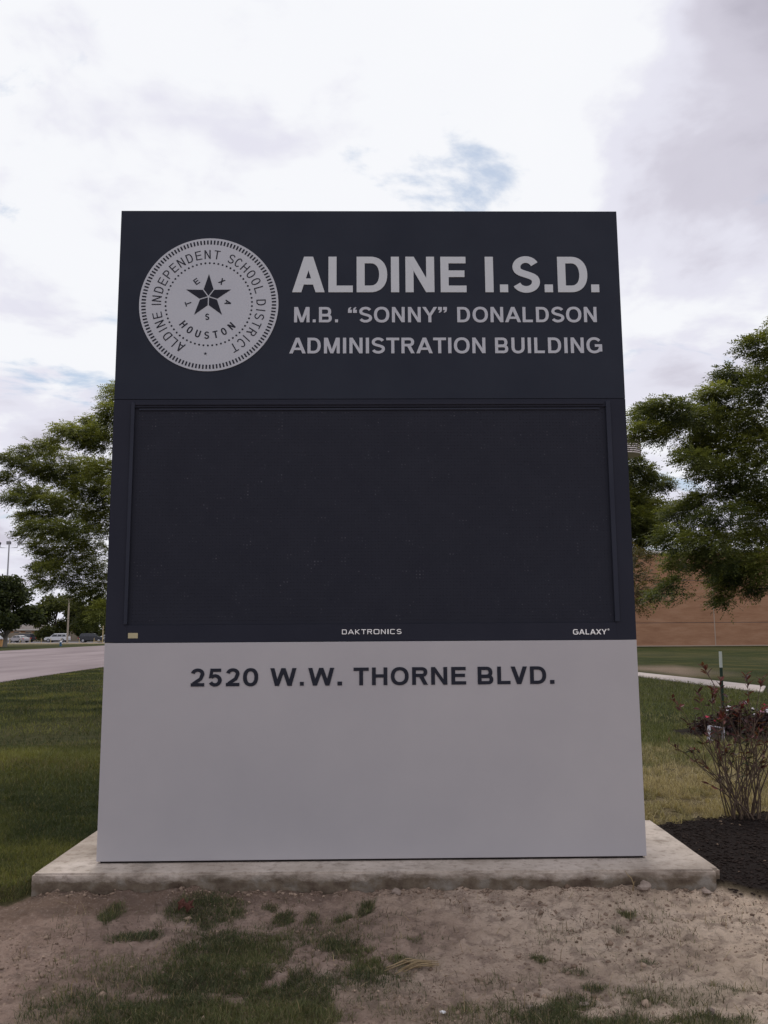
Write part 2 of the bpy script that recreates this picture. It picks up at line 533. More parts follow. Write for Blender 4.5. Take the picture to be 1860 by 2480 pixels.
# ================================================================== ground
def dirt_bound(x):
    b = np.where(x < -2.1, 5.42 + 0.25 * np.clip(x + 2.12, -0.8, 0), np.where(x > 2.0, 5.40 - 0.22 * np.clip(x - 2.0, 0, 3), 5.6))
    return b + (fbm(x, x * 0 + 1, 0.25, 5) - 0.5) * 0.10


PATCH = [(-1.56, 5.11, 0.06, 0.13, 1.0), (-1.00, 5.11, 0.21, 0.20, 1.0), (-1.31, 4.80, 0.17, 0.10, 0.8), (-0.84, 4.63, 0.23, 0.23, 0.9), (-0.57, 5.06, 0.07, 0.11, 1.0),
         (-0.66, 5.18, 0.08, 0.07, 0.8), (-0.42, 5.08, 0.06, 0.08, 1.0), (-0.25, 5.06, 0.07, 0.08, 1.0), (-0.12, 5.17, 0.05, 0.09, 1.0), (-0.20, 4.64, 0.16, 0.15, 1.0),
         (-0.07, 4.39, 0.12, 0.18, 0.9), (-0.81, 4.25, 0.33, 0.24, 1.0), (-0.65, 4.51, 0.20, 0.33, 1.0), (-0.44, 4.06, 0.24, 0.27, 1.0), (-0.90, 3.90, 0.21, 0.18, 1.0),
         (-1.11, 3.86, 0.14, 0.14, 0.8), (-0.66, 3.86, 0.26, 0.16, 1.0), (-0.31, 3.85, 0.10, 0.16, 0.9), (-1.41, 3.95, 0.13, 0.12, 0.3), (-1.32, 4.42, 0.08, 0.11, 0.4),
         (0.05, 4.50, 0.08, 0.11, 0.6), (0.14, 4.76, 0.05, 0.06, 0.5), (1.25, 4.87, 0.07, 0.07, 0.7), (0.76, 4.49, 0.04, 0.05, 0.9), (0.90, 4.35, 0.08, 0.04, 0.6),
         (0.95, 4.18, 0.05, 0.04, 0.8), (0.80, 4.00, 0.11, 0.12, 0.8), (0.68, 3.86, 0.17, 0.12, 0.8), (1.12, 4.00, 0.14, 0.09, 0.6), (0.96, 3.79, 0.26, 0.09, 0.9),
         (1.32, 3.78, 0.20, 0.08, 0.9), (0.34, 3.94, 0.09, 0.10, 0.4), (0.46, 4.21, 0.06, 0.05, 0.3), (1.35, 5.07, 0.04, 0.06, 0.9), (1.27, 4.42, 0.04, 0.04, 0.6), (-1.37, 4.10, 0.11, 0.09, 0.3),
         (-0.9, 3.55, 0.7, 0.2, 0.9), (0.9, 3.55, 0.6, 0.15, 0.8),
         (-0.75, 4.75, 0.5, 0.25, 0.4), (-0.3, 4.9, 0.35, 0.2, 0.35), (-1.1, 4.3, 0.35, 0.3, 0.4), (0.0, 4.2, 0.3, 0.35, 0.4), (-1.3, 3.9, 0.3, 0.25, 0.55), (0.5, 3.85, 0.3, 0.15, 0.45), (1.3, 4.05, 0.35, 0.15, 0.45)]


def patchy(x, y):
    m_ = np.zeros_like(np.asarray(x, float))
    w_ = (fbm(x, y, 0.10, 71) - 0.5) * 1.5 + (fbm(x, y, 0.35, 72) - 0.5) * 1.3
    for cx_, cy_, rx_, ry_, dn_ in PATCH:
        r_ = np.hypot((x - cx_) / rx_, (y - cy_) / ry_)
        m_ = np.maximum(m_, (1 - sstep(0.55, 1.35, r_ + w_)) * min(1, dn_ * 1.1))
    return m_


def masks(x, y):
    wob = (fbm(x, y, 0.35, 3) - 0.5) * 0.25
    db = dirt_bound(x)
    dirt = 1 - sstep(-0.03, 0.03, y - db)
    # soil also around the slab and as a bare patch on the far lawn
    dirt = np.maximum(dirt, (1 - sstep(0.7, 1.25, np.hypot((x - 11.4) / 1.5, (y - 35.5) / 3.6) + wob)) * 0.75)
    dirt = np.maximum(dirt, (1 - sstep(0.5, 1.1, np.hypot((x + 4.3) / 1.3, (y - 12.6) / 0.9) + wob * 2)) * 0.35)
    top = 7.3 + 0.42 * np.clip(x - 2.2, 0, 1.2)
    mul = sstep(1.9, 1.98, x) * (1 - sstep(-0.14, 0.14, y - top - wob * 1.6 - (fbm(x, y, 0.08, 33) - 0.5) * 0.35)) * (1 - sstep(4.0, 4.4, x + wob)) * sstep(-0.02, 0.05, y - db)
    bed = 1 - sstep(0.85, 1.05, np.hypot((x - 5.9) / 1.5, (y - 13.5) / 1.15) + wob * 0.6)
    mul = np.maximum(mul, bed)
    dry = sstep(1.2, 2.0, x) * (1 - sstep(9.5, 15.5, y + wob * 8)) * (1 - sstep(7, 10, x))
    dry = np.maximum(dry, 0.25 * sstep(0.52, 0.66, fbm(x, y, 3.0, 40)))
    dirt = dirt * (1 - 0.6 * patchy(x, y))
    return dirt, mul, dry


def ground_z(x, y):
    d, mu, _ = masks(x, y)
    near = 1 - sstep(9, 22, np.hypot(x, y - 4))
    z = near * ((fbm(x, y, 0.9, 1) - 0.5) * 0.05 + (fbm(x, y, 0.16, 2, 3) - 0.5) * 0.032)
    z = z + near * d * (np.abs(fbm(x, y, 0.10, 9, 3) - 0.5) * 0.07 + sstep(0.55, 0.75, fbm(x, y, 0.05, 19, 2)) * 0.012 - 0.012 + np.abs(fbm(x, y, 0.045, 29, 2) - 0.5) * 0.035 * sstep(0.45, 0.62, fbm(x, y, 0.6, 30)))
    lip = 0.035 + 0.055 * fbm(x, x * 0, 0.30, 23, 3)
    z = z + lip * np.exp(-((y - 5.5) / 0.35) ** 2) * (1 - sstep(2.0, 2.3, np.abs(x)))          # dirt banked against the slab
    z = z - 0.10 * sstep(5.41, 5.45, y) * (1 - sstep(6.7, 6.8, y)) * (1 - sstep(1.9, 1.98, np.abs(x + 0.07)))   # hollow under the slab
    lawn = sstep(0.0, 0.10, y - dirt_bound(x)) * (1 - sstep(-2.2, -2.05, x))
    z = z + near * lawn * 0.085
    z = z + mu * near * 0.055
    z = z - 0.16 * np.exp(-((y - 13.8) / 2.2) ** 2) * sstep(2.5, 5, -x) * (1 - sstep(11, 13, -x))     # shallow swale
    z = z + 0.10 * np.exp(-((y - 10.3) / 1.6) ** 2) * sstep(2.5, 5, -x) * (1 - sstep(11, 13, -x))
    return z


def axis(lo, hi, step, far_lo, far_hi, g=1.16):
    mid = list(np.arange(lo, hi + 1e-6, step))
    a, s = [], step
    p = lo
    while p > far_lo:
        s *= g
        p -= s
        a.append(p)
    bb, s = [], step
    p = hi
    while p < far_hi:
        s *= g
        p += s
        bb.append(p)
    return np.array(a[::-1] + mid + bb)


gx = axis(-3.2, 3.4, 0.017, -2500, 2500)
gy = axis(3.3, 7.0, 0.017, -600, 3000)
GX, GY = np.meshgrid(gx, gy)
GZ = ground_z(GX, GY)
d_, mu_, dr_ = masks(GX, GY)
nx, ny = len(gx), len(gy)
idx = np.arange(nx * ny).reshape(ny, nx)
gf = np.stack([idx[:-1, :-1], idx[:-1, 1:], idx[1:, 1:], idx[1:, :-1]], -1).reshape(-1, 4)
ground = mesh_np('ground', np.stack([GX, GY, GZ], -1).reshape(-1, 3), gf, M['ground'], smooth=True,
                 cols=np.stack([d_, mu_, dr_], -1).reshape(-1, 3))
kind(ground, 'structure')


def sheet(name, pts, z, mat, thick=0.0):
    bm = bmesh.new()
    vs_ = [bm.verts.new((x, y, z)) for x, y in pts]
    f = bm.faces.new(vs_)
    if thick:
        r = bmesh.ops.extrude_face_region(bm, geom=[f])
        for v in r['geom']:
            if isinstance(v, bmesh.types.BMVert):
                v.co.z -= thick
    return bm_obj(name, bm, mat)


road = kind(sheet('road', [(-12.0, -60), (-12.9, 29.1), (-13.6, 42), (-20.5, 230), (-42.5, 230), (-38.6, 119), (-37.8, 85), (-33, -60)], 0.03, M['road'], 0.1), 'structure')
lot = kind(sheet('parking_lot', [(-160, 143.3), (-40.2, 143.3), (-40.6, 199), (-160, 199)], 0.03, M['asphalt'], 0.1), 'structure')
kerb = kind(box('kerb', -160, -40.3, 142.9, 143.25, -0.05, 0.17, M['kerb'], bev=0.03), 'structure')
walk = kind(sheet('footpath', [(9.62, 22.2), (10.72, 24.5), (9.65, 33.1), (8.0, 48), (6.0, 66), (4.6, 66), (6.9, 48), (8.8, 30.2)], 0.035, M['walk'], 0.12), 'structure')

# ================================================================== sign
YAW = 0.015916
sign = empty('monument_sign', (-0.08453, 5.64786, 0.17), YAW)
tag(sign, 'tall black and grey roadside sign with round seal and dark display, standing on concrete slab', 'sign')
W2, DEP, Z0 = 1.74013, 0.92, 0.17


def zb(z):
    return z - Z0


base = box('base_panel', -W2, W2, 0, DEP, zb(0.182), zb(1.5405), M['grey_panel'], sign, 0.003)
base['label'] = 'smooth light grey lower cladding with street address'
foot = box('plinth_gap', -W2 + 0.02, W2 - 0.02, 0.02, DEP - 0.02, zb(0.165), zb(0.184), M['gap'], sign)
head = box('header_panel', -W2, W2, 0, DEP, zb(3.1745), zb(4.5338), M['black_panel'], sign, 0.003)
head['label'] = 'matte black upper cladding with seal and white lettering'
# display cabinet: frame bars around a recessed screen
SX0, SX1, SZ0, SZ1 = -1.600, 1.612, 1.655, 3.118
cabm = M['display_cab']
box('cabinet_back', -W2, W2, 0.05, DEP, zb(1.5425), zb(3.1715), cabm, sign)
bars = [('cabinet_stile', -W2, SX0, zb(1.5425), zb(3.1715)), ('cabinet_stile', SX1, W2, zb(1.5425), zb(3.1715)),
        ('cabinet_rail', SX0, SX1, zb(1.5425), zb(SZ0)), ('cabinet_rail', SX0, SX1, zb(SZ1), zb(3.1715))]
brs = [box(n, a, b_, 0.0, 0.0498, c_, d__, cabm, sign, 0.0015) for n, a, b_, c_, d__ in bars]
screen = box('display_screen', SX0 + 0.001, SX1 - 0.001, 0.012, 0.049, zb(SZ0) + 0.001, zb(SZ1) - 0.001, M['screen'], sign)
# raised rim lips; their paler colour paints in the sky light they catch
rim = M['rim']
box('rim_strip', SX0 - 0.020, SX0 + 0.004, -0.012, -0.0005, zb(1.66), zb(3.150), rim, sign, 0.004)
box('rim_strip', SX1 - 0.010, SX1 + 0.022, -0.010, -0.0005, zb(1.66), zb(3.156), rim, sign, 0.004)
box('rim_strip', SX0 + 0.006, SX1 - 0.024, -0.010, -0.0005, zb(3.132), zb(3.150), cabm, sign, 0.003)
box('rim_strip', SX0 + 0.03, SX1 - 0.05, 0.002, 0.0118, zb(3.098), zb(3.112), rim, sign, 0.003)
# LED lenses
step = 0.0225
us = np.arange(SX0 + 0.03, SX1 - 0.02, step)
vz = np.arange(SZ0 + 0.03, SZ1 - 0.035, step)
U, V_ = np.meshgrid(us, vz)
U, V_ = U.ravel(), V_.ravel()
n = len(U)
s = 0.0042
tilt = rng.uniform(-0.003, 0.003, (n, 2))
yy = 0.0085
vv = np.zeros((n, 5, 3))
for k, (a, b_) in enumerate(((-1, -1), (1, -1), (1, 1), (-1, 1))):
    vv[:, k] = np.stack([U + a * s, np.full(n, 0.0119), V_ - Z0 + b_ * s], -1)
vv[:, 4] = np.stack([U + tilt[:, 0], np.full(n, yy), V_ - Z0 + tilt[:, 1] - 0.001], -1)
f0 = np.array([[0, 1, 4], [1, 2, 4], [2, 3, 4], [3, 0, 4]])
ff = (np.arange(n)[:, None, None] * 5 + f0[None]).reshape(-1, 3)
leds = mesh_np('lamp_lenses', vv.reshape(-1, 3), ff, M['led'], screen)
kind(leds, 'stuff')

# ------------------------------------------------------------------ lettering
def arc(cx, cy, rx, ry, a0, a1, n=16, e=2.0):
    out = []
    for i in range(n + 1):
        a = R(a0 + (a1 - a0) * i / n)
        c_, s_ = math.cos(a), math.sin(a)
        p = 2.0 / e
        out.append((cx + rx * math.copysign(abs(c_) ** p, c_), cy + ry * math.copysign(abs(s_) ** p, s_)))
    return out


def stroke(pts, w, h=None):
    """thick line as one outline; w = thickness where it runs upright, h where it runs level"""
    h = w if h is None else h
    P = [Vector(p) for p in pts]
    Lf, Rt = [], []
    for i, p in enumerate(P):
        if i == 0:
            t_ = (P[1] - p).normalized()
        elif i == len(P) - 1:
            t_ = (p - P[i - 1]).normalized()
        else:
            t_ = ((P[i + 1] - p).normalized() + (p - P[i - 1]).normalized()).normalized()
        nrm = Vector((-t_.y, t_.x))
        th = math.hypot(nrm.x * w, nrm.y * h) / 2
        Lf.append(p + nrm * th)
        Rt.append(p - nrm * th)
    return ('strip', [tuple(v) for v in Lf], [tuple(v) for v in Rt], False)


def ring(cx, cy, rx, ry, w, h, e=2.25, n=40):
    o_ = arc(cx, cy, rx, ry, 0, 360, n, e)[:-1]
    i_ = arc(cx, cy, rx - w, ry - h, 0, 360, n, e)[:-1]
    return ('strip', o_, i_, True)


def poly(*p):
    return ('poly', list(p))


def rect(x0, x1, y0, y1):
    return poly((x0, y0), (x1, y0), (x1, y1), (x0, y1))


def bez(p0, p1, p2, p3, n=8):
    o_ = []
    for i in range(1, n):
        t_ = i / n
        o_.append(tuple((1 - t_) ** 3 * a + 3 * (1 - t_) ** 2 * t_ * b_ + 3 * (1 - t_) * t_ * t_ * c_ + t_ ** 3 * d__
                        for a, b_, c_, d__ in zip(p0, p1, p2, p3)))
    return o_


def glyph(ch, W, w, e=2.25):
    """pieces of a capital of width W, cap height 1, stem w"""
    h = w * 0.86
    if ch == 'I':
        return [rect(0, W, 0, 1)]
    if ch == '.':
        return [rect(0, W, 0, min(W, w) * 1.0 if W > 0 else w)]
    if ch == 'L':
        return [poly((0, 0), (W, 0), (W, h), (w, h), (w, 1), (0, 1))]
    if ch == 'E':
        m0, m1 = 0.5 - h / 2 + 0.02, 0.5 + h / 2 + 0.02
        return [poly((0, 0), (W, 0), (W, h), (w, h), (w, m0), (W * 0.93, m0), (W * 0.93, m1), (w, m1), (w, 1 - h), (W * 0.98, 1 - h), (W * 0.98, 1), (0, 1))]
    if ch == 'H':
        m0, m1 = 0.5 - h / 2 + 0.02, 0.5 + h / 2 + 0.02
        return [poly((0, 0), (w, 0), (w, m0), (W - w, m0), (W - w, 0), (W, 0), (W, 1), (W - w, 1), (W - w, m1), (w, m1), (w, 1), (0, 1))]
    if ch == 'T':
        c_ = W / 2
        return [poly((c_ - w / 2, 0), (c_ + w / 2, 0), (c_ + w / 2, 1 - h), (W, 1 - h), (W, 1), (0, 1), (0, 1 - h), (c_ - w / 2, 1 - h))]
    if ch == 'N':
        k = w * 1.0
        return [rect(0, w, 0, 1), rect(W - w, W, 0, 1), poly((0, 1), (k * 1.04, 1), (W, 0), (W - k * 1.04, 0))]
    if ch == 'M':
        k = w * 1.12
        c_ = W / 2
        return [rect(0, w, 0, 1), rect(W - w, W, 0, 1), poly((0, 1), (k * 1.1, 1), (c_ + k * 0.42, 0), (c_ - k * 0.42, 0)),
                poly((W - k * 1.1, 1), (W, 1), (c_ + k * 0.42, 0), (c_ - k * 0.42, 0))]
    if ch in 'VA':
        k = w * 1.12
        c_ = W / 2
        if ch == 'V':
            return [poly((0, 1), (k, 1), (c_ + k * 0.5, 0), (c_ - k * 0.5, 0)), poly((W - k, 1), (W, 1), (c_ + k * 0.5, 0), (c_ - k * 0.5, 0))]
        b0, b1 = 0.215, 0.215 + h * 0.92
        sl = c_ - k * 0.5
        return [poly((0, 0), (k, 0), (c_ + k * 0.5, 1), (c_ - k * 0.5, 1)), poly((W - k, 0), (W, 0), (c_ + k * 0.5, 1), (c_ - k * 0.5, 1)),
                poly((sl * b0 + k * 0.4, b0), (W - sl * b0 - k * 0.4, b0), (W - sl * b1 - k * 0.4, b1), (sl * b1 + k * 0.4, b1))]
    if ch == 'W':
        k = w * 1.08
        a, b_, c_ = W * 0.26, W * 0.5, W * 0.74
        return [poly((0, 1), (k, 1), (a + k / 2, 0), (a - k / 2, 0)), poly((b_ - k / 2, 1), (b_ + k / 2, 1), (a + k / 2, 0), (a - k / 2, 0)),
                poly((b_ - k / 2, 1), (b_ + k / 2, 1), (c_ + k / 2, 0), (c_ - k / 2, 0)), poly((W - k, 1), (W, 1), (c_ + k / 2, 0), (c_ - k / 2, 0))]
    if ch == 'X':
        k = w * 1.2
        return [poly((0, 0), (k, 0), (W, 1), (W - k, 1)), poly((W - k, 0), (W, 0), (k, 1), (0, 1))]
    if ch == 'Y':
        k = w * 1.15
        c_ = W / 2
        return [rect(c_ - w / 2, c_ + w / 2, 0, 0.46), poly((0, 1), (k, 1), (c_ + w * 0.5, 0.42), (c_ - w * 0.5, 0.42)), poly((W - k, 1), (W, 1), (c_ + w * 0.5, 0.42), (c_ - w * 0.5, 0.42))]
    if ch == 'K':
        k = w * 1.25
        return [rect(0, w, 0, 1), poly((w * 0.8, 0.33), (w * 0.8, 0.33 + w * 1.2), (W - k, 1), (W, 1)), poly((W - k, 0), (W, 0), (w * 0.6 + k * 0.85, 0.62), (w * 0.9, 0.50))]
    if ch in 'O0Q':
        return [ring(W / 2, 0.5, W / 2, 0.515, w, h, e)]
    if ch == 'D':
        rx = min(W * 0.55, 0.5)
        return [rect(0, w, 0, 1), stroke([(w * 0.5, 1 - h / 2), (W - w / 2 - (rx - w / 2), 1 - h / 2)] + arc(W - rx, 0.5, rx - w / 2, 0.5 - h / 2, 90, -90, 20, e)[1:-1] + [(W - w / 2 - (rx - w / 2), h / 2), (w * 0.5, h / 2)], w, h)]
    if ch in 'PR':
        lo = 0.44 if ch == 'R' else 0.40
        ry = (1 - lo) / 2
        rx = min(W * 0.5, ry * 1.15)
        x_ = W * (0.97 if ch == 'R' else 1.0) - rx
        out = [rect(0, w, 0, 1), stroke([(w * 0.5, 1 - h / 2), (x_, 1 - h / 2)] + arc(x_, lo + ry, rx - w / 2, ry - h / 2, 90, -90, 14, e)[1:-1] + [(x_, lo + h / 2), (w * 0.5, lo + h / 2)], w, h)]
        if ch == 'R':
            k = w * 1.15
            out.append(poly((W - k, 0), (W, 0), (W * 0.52 + k * 0.55, lo + h * 0.6), (W * 0.52 - k * 0.5, lo + h * 0.6)))
        return out
    if ch == 'B':
        out = [rect(0, w, 0, 1)]
        for lo, hi, x1 in ((0, 0.54, W), (0.54 - h * 0.92, 1, W * 0.95)):
            ry = (hi - lo) / 2
            rx = ry * 1.05
            out.append(stroke([(w * 0.5, hi - h / 2), (x1 - rx, hi - h / 2)] + arc(x1 - rx, lo + ry, rx - w / 2, ry - h / 2, 90, -90, 14, e)[1:-1] + [(x1 - rx, lo + h / 2), (w * 0.5, lo + h / 2)], w, h))
        return out
    if ch in 'CG':
        rx, ry = W / 2 - w / 2, 0.515 - h / 2
        if ch == 'C':
            return [stroke(arc(W / 2, 0.5, rx, ry, 38, 322, 30, e), w, h)]
        return [stroke(arc(W / 2, 0.5, rx, ry, 38, 345, 30, e), w, h), poly((W * 0.54, 0.40), (W, 0.40), (W, 0.40 + h), (W * 0.54, 0.40 + h)), rect(W - w * 0.82, W, 0.10, 0.45)]
    if ch == 'U':
        rx = W / 2 - w / 2
        return [stroke([(w / 2, 1), (w / 2, 0.40)] + arc(W / 2, 0.385, rx, 0.40 - h / 2, 180, 360, 18, e)[1:-1] + [(W - w / 2, 0.40), (W - w / 2, 1)], w, h)]
    if ch == 'S':
        rx, q = W / 2 - w / 2, (1.03 - h) / 4
        c1, c2 = 0.5 + q, 0.5 - q
        up_ = arc(W / 2, c1, rx * 0.95, q, 22, 195, 16)
        dn_ = arc(W / 2, c2, rx, q, 15, -160, 16)
        mid = bez(up_[-1], (up_[-1][0] + rx * 0.08, up_[-1][1] - q * 0.75), (dn_[0][0] - rx * 0.08, dn_[0][1] + q * 0.75), dn_[0], 9)
        return [stroke(up_ + mid + dn_, w, h)]
    if ch == '2':
        rx = W / 2 - w / 2
        a_ = arc(W / 2, 0.70, rx, 0.315 - h / 2, 172, -25, 16)
        return [stroke(a_ + [(W * 0.72, 0.42), (w * 0.62, h * 0.75)], w, h), rect(0, W, 0, h)]
    if ch == '5':
        rx = W / 2 - w / 2
        a_ = arc(W / 2, 0.335, rx, 0.35 - h / 2, 140, -155, 22)
        return [rect(W * 0.14, W * 0.94, 1 - h, 1), poly((W * 0.14, 1 - h * 0.5), (W * 0.14 + w * 0.82, 1 - h * 0.5), (w * 0.95, 0.47), (W * 0.04, 0.45)), stroke(a_, w, h)]
    if ch in '“”':
        out = []
        for k in (0, 1):
            x_ = k * W * 0.55
            q = W * 0.42
            if ch == '”':
                out.append(poly((x_, 0.80), (x_ + q * 0.5, 0.80), (x_ + q * 0.30, 0.70), (x_ + q * 0.1, 0.66), (x_ + q * 0.35, 0.62), (x_ + q * 0.85, 0.70), (x_ + q, 0.82), (x_ + q, 1.0), (x_, 1.0)))
            else:
                out.append(poly((x_ + q, 0.82), (x_ + q * 0.5, 0.82), (x_ + q * 0.7, 0.92), (x_ + q * 0.9, 0.96), (x_ + q * 0.65, 1.0), (x_ + q * 0.15, 0.92), (x_, 0.80), (x_, 0.62), (x_ + q, 0.62)))
        return out
    if ch == '®':
        return [ring(W / 2, 0.85, W / 2, W / 2, w * 0.5, w * 0.5, 2.0, 16), rect(W * 0.36, W * 0.5, 0.85 - W * 0.25, 0.85 + W * 0.25), rect(W * 0.5, W * 0.66, 0.85, 0.85 + W * 0.24)]
    return []


def letter(ch, x0, x1, z, cap, w, mat, parent, depth=0.004, y0=0.0, rot=None, e=2.25, name='letter'):
    """one raised character; x0..x1, z = baseline in the sign's own face; w = stem / cap height.
    rot = (cx, cz, angle) turns a character laid out about the origin"""
    Wn = (x1 - x0) / cap
    verts, faces = [], []
    for k, pc in enumerate(glyph(ch, Wn, w, e)):
        yf = y0 - depth - 0.00025 * k
        yb = y0 + 0.0005

        def put(p):
            X, Z = p[0] * cap, p[1] * cap
            if rot:
                X += x0
                Z += z
                ca, sa = math.cos(rot[2]), math.sin(rot[2])
                return (rot[0] + X * ca - Z * sa, rot[1] + X * sa + Z * ca)
            return (x0 + X, z + Z)
        b0 = len(verts)
        if pc[0] == 'poly':
            P = [put(p) for p in pc[1]]
            n_ = len(P)
            verts += [(a, yf, c_) for a, c_ in P] + [(a, yb, c_) for a, c_ in P]
            faces.append(tuple(b0 + i for i in range(n_)))
            faces += [(b0 + i, b0 + (i + 1) % n_, b0 + n_ + (i + 1) % n_, b0 + n_ + i) for i in range(n_)]
        else:
            A, B = [put(p) for p in pc[1]], [put(p) for p in pc[2]]
            n_ = len(A)
            verts += [(a, yf, c_) for a, c_ in A] + [(a, yf, c_) for a, c_ in B] + [(a, yb, c_) for a, c_ in A] + [(a, yb, c_) for a, c_ in B]
            rngk = range(n_) if pc[3] else range(n_ - 1)
            for i in rngk:
                j = (i + 1) % n_
                faces.append((b0 + i, b0 + j, b0 + n_ + j, b0 + n_ + i))
                faces.append((b0 + i, b0 + j, b0 + 2 * n_ + j, b0 + 2 * n_ + i))
                faces.append((b0 + n_ + i, b0 + n_ + j, b0 + 3 * n_ + j, b0 + 3 * n_ + i))
            if not pc[3]:
                for i in (0, n_ - 1):
                    faces.append((b0 + i, b0 + n_ + i, b0 + 3 * n_ + i, b0 + 2 * n_ + i))
    me = bpy.data.meshes.new(name)
    me.from_pydata(verts, [], faces)
    bm = bmesh.new()
    bm.from_mesh(me)
    bmesh.ops.recalc_face_normals(bm, faces=bm.faces)
    bm.to_mesh(me)
    bm.free()
    me.materials.append(mat)
    o = bpy.data.objects.new(name, me)
    C.objects.link(o)
    o.parent = parent
    return o


# big first line, each character at its measured place
for ch, a, b_ in [('A', -0.5416, -0.3171), ('L', -0.2908, -0.1218), ('D', -0.0952, 0.1172), ('I', 0.1433, 0.1997), ('N', 0.2444, 0.4449),
                  ('E', 0.4885, 0.668), ('I', 0.799, 0.8564), ('.', 0.9008, 0.9578), ('S', 0.9883, 1.1809), ('.', 1.2126, 1.2705),
                  ('D', 1.3057, 1.5137), ('.', 1.5376, 1.5939)]:
    letter(ch, a, b_, zb(3.934), 0.2592, 0.216, M['vinyl_big'], head)
ADV = dict(A=(722, 0), B=(722, 73), C=(722, 47), D=(722, 72), E=(667, 73), G=(778, 44), H=(722, 73), I=(278, 68), K=(722, 75), L=(611, 77), M=(833, 71),
           N=(722, 74), O=(778, 44), P=(667, 73), R=(722, 73), S=(667, 40), T=(611, 21), U=(722, 72), V=(667, 0), W=(944, 3), X=(667, 5), Y=(667, 0))
ADV.update({'.': (278, 72), '“': (500, 45), '”': (500, 45), '®': (500, 40)})


def line(text, xa, xb, z, cap, w, mat, parent, wide=1.0, space=278, track=0, e=2.25):
    cur, items = 0, []
    for ch in text:
        if ch == ' ':
            cur += space
            continue
        adv, sb = ADV[ch]
        items.append((ch, cur + sb, cur + adv - sb))
        cur += adv + track
    lo, hi = items[0][1], items[-1][2]
    k = (xb - xa) / (hi - lo)
    for ch, a, b_ in items:
        letter(ch, xa + (a - lo) * k, xa + (b_ - lo) * k, z, cap, w, mat, parent, 0.003, e=e)


line('M.B. “SONNY” DONALDSON', -0.5264, 1.5673, zb(3.7171), 0.1098, 0.19, M['vinyl_white'], head, space=330)
line('ADMINISTRATION BUILDING', -0.5578, 1.5961, zb(3.4951), 0.1113, 0.19, M['vinyl_white'], head)
for ch, a, b_ in [('2', -1.1743, -1.0873), ('5', -1.0616, -0.9746), ('2', -0.9471, -0.86), ('0', -0.8371, -0.7389), ('W', -0.6609, -0.4909), ('.', -0.468, -0.4431),
                  ('W', -0.4146, -0.246), ('.', -0.2246, -0.1951), ('T', -0.12, -0.0217), ('H', -0.0003, 0.0994), ('O', 0.1221, 0.2382), ('R', 0.261, 0.3633),
                  ('N', 0.3848, 0.4897), ('E', 0.5163, 0.6124), ('B', 0.6884, 0.7897), ('L', 0.8163, 0.9017), ('V', 0.9047, 1.0115), ('D', 1.0305, 1.1358), ('.', 1.1605, 1.1885)]:
    letter(ch, a, b_, zb(1.2603), 0.1131, 0.218, M['vinyl_black'], base)
rail = brs[2]
line('DAKTRONICS', -0.1958, 0.1944, zb(1.5885), 0.0315, 0.17, M['white_print'], rail, e=5.0, track=60)
line('GALAXY', 1.3217, 1.5450, zb(1.5775), 0.034, 0.19, M['white_print'], rail, e=3.2, track=40)
letter('®', 1.550, 1.562, zb(1.5800), 0.034, 0.1, M['white_print'], rail, 0.003)
box('sticker', -1.5896, -1.5264, -0.002, 0.0002, zb(1.5713), zb(1.6061), M['sticker'], brs[0])

# ------------------------------------------------------------------ seal
SCX, SCZ, SR = -1.114, zb(3.848), 0.4787
bm = bmesh.new()
cyl(bm, SCX, SCZ, -0.005, 0.0005, SR, seg=96, axis='Y')
seal = bm_obj('seal_disc', bm, M['vinyl_white'], sign)
seal['label'] = 'round pale grey school district seal with a star'
ink = M['vinyl_black']
SY = -0.005


def flat(name, pts, parent, y=SY - 0.0012):
    n_ = len(pts)
    vs_ = [(SCX + a * SR, y, SCZ + c_ * SR) for a, c_ in pts] + [(SCX + a * SR, SY + 0.0005, SCZ + c_ * SR) for a, c_ in pts]
    fs = [tuple(range(n_))] + [(i, (i + 1) % n_, n_ + (i + 1) % n_, n_ + i) for i in range(n_)]
    return mesh_np(name, vs_, fs, ink, parent)


proto = {}


def radial(name, pts, ang, parent, key):
    """copies of one small mark turned about the seal's centre"""
    if key not in proto:
        n_ = len(pts)
        vs_ = [(a * SR, -0.0012, c_ * SR) for a, c_ in pts] + [(a * SR, 0.0005, c_ * SR) for a, c_ in pts]
        fs = [tuple(range(n_))] + [(i, (i + 1) % n_, n_ + (i + 1) % n_, n_ + i) for i in range(n_)]
        me = bpy.data.meshes.new(name)
        me.from_pydata(vs_, [], fs)
        me.materials.append(ink)
        proto[key] = me
    o = bpy.data.objects.new(name, proto[key])
    C.objects.link(o)
    o.parent = parent
    o.location = (SCX, SY, SCZ)
    o.rotation_euler = (0, ang, 0)
    return o


for k in range(120):
    radial('tick_mark', [(-0.0115, 0.905), (0.0115, 0.905), (0.0115, 0.968), (-0.0115, 0.968)], 2 * math.pi * (k + 0.3) / 120, seal, 'tick')
for k in range(62):
    radial('dot', [(0.0145 * math.cos(a * math.pi / 5), 0.620 + 0.0145 * math.sin(a * math.pi / 5)) for a in range(10)], 2 * math.pi * k / 62, seal, 'dot')


def seal_letter(ch, ang, r, cap, wid, w, upside=False):
    a = R(ang)
    if upside:   # reads along the bottom, feet outward
        letter(ch, -wid * SR / 2, wid * SR / 2, -cap * SR / 2, cap * SR, w, ink, seal, 0.0012, SY, (SCX + SR * r * math.sin(a), SCZ + SR * r * math.cos(a), math.pi - a))
    else:
        letter(ch, -wid * SR / 2, wid * SR / 2, -cap * SR / 2, cap * SR, w, ink, seal, 0.0012, SY, (SCX + SR * r * math.sin(a), SCZ + SR * r * math.cos(a), -a))


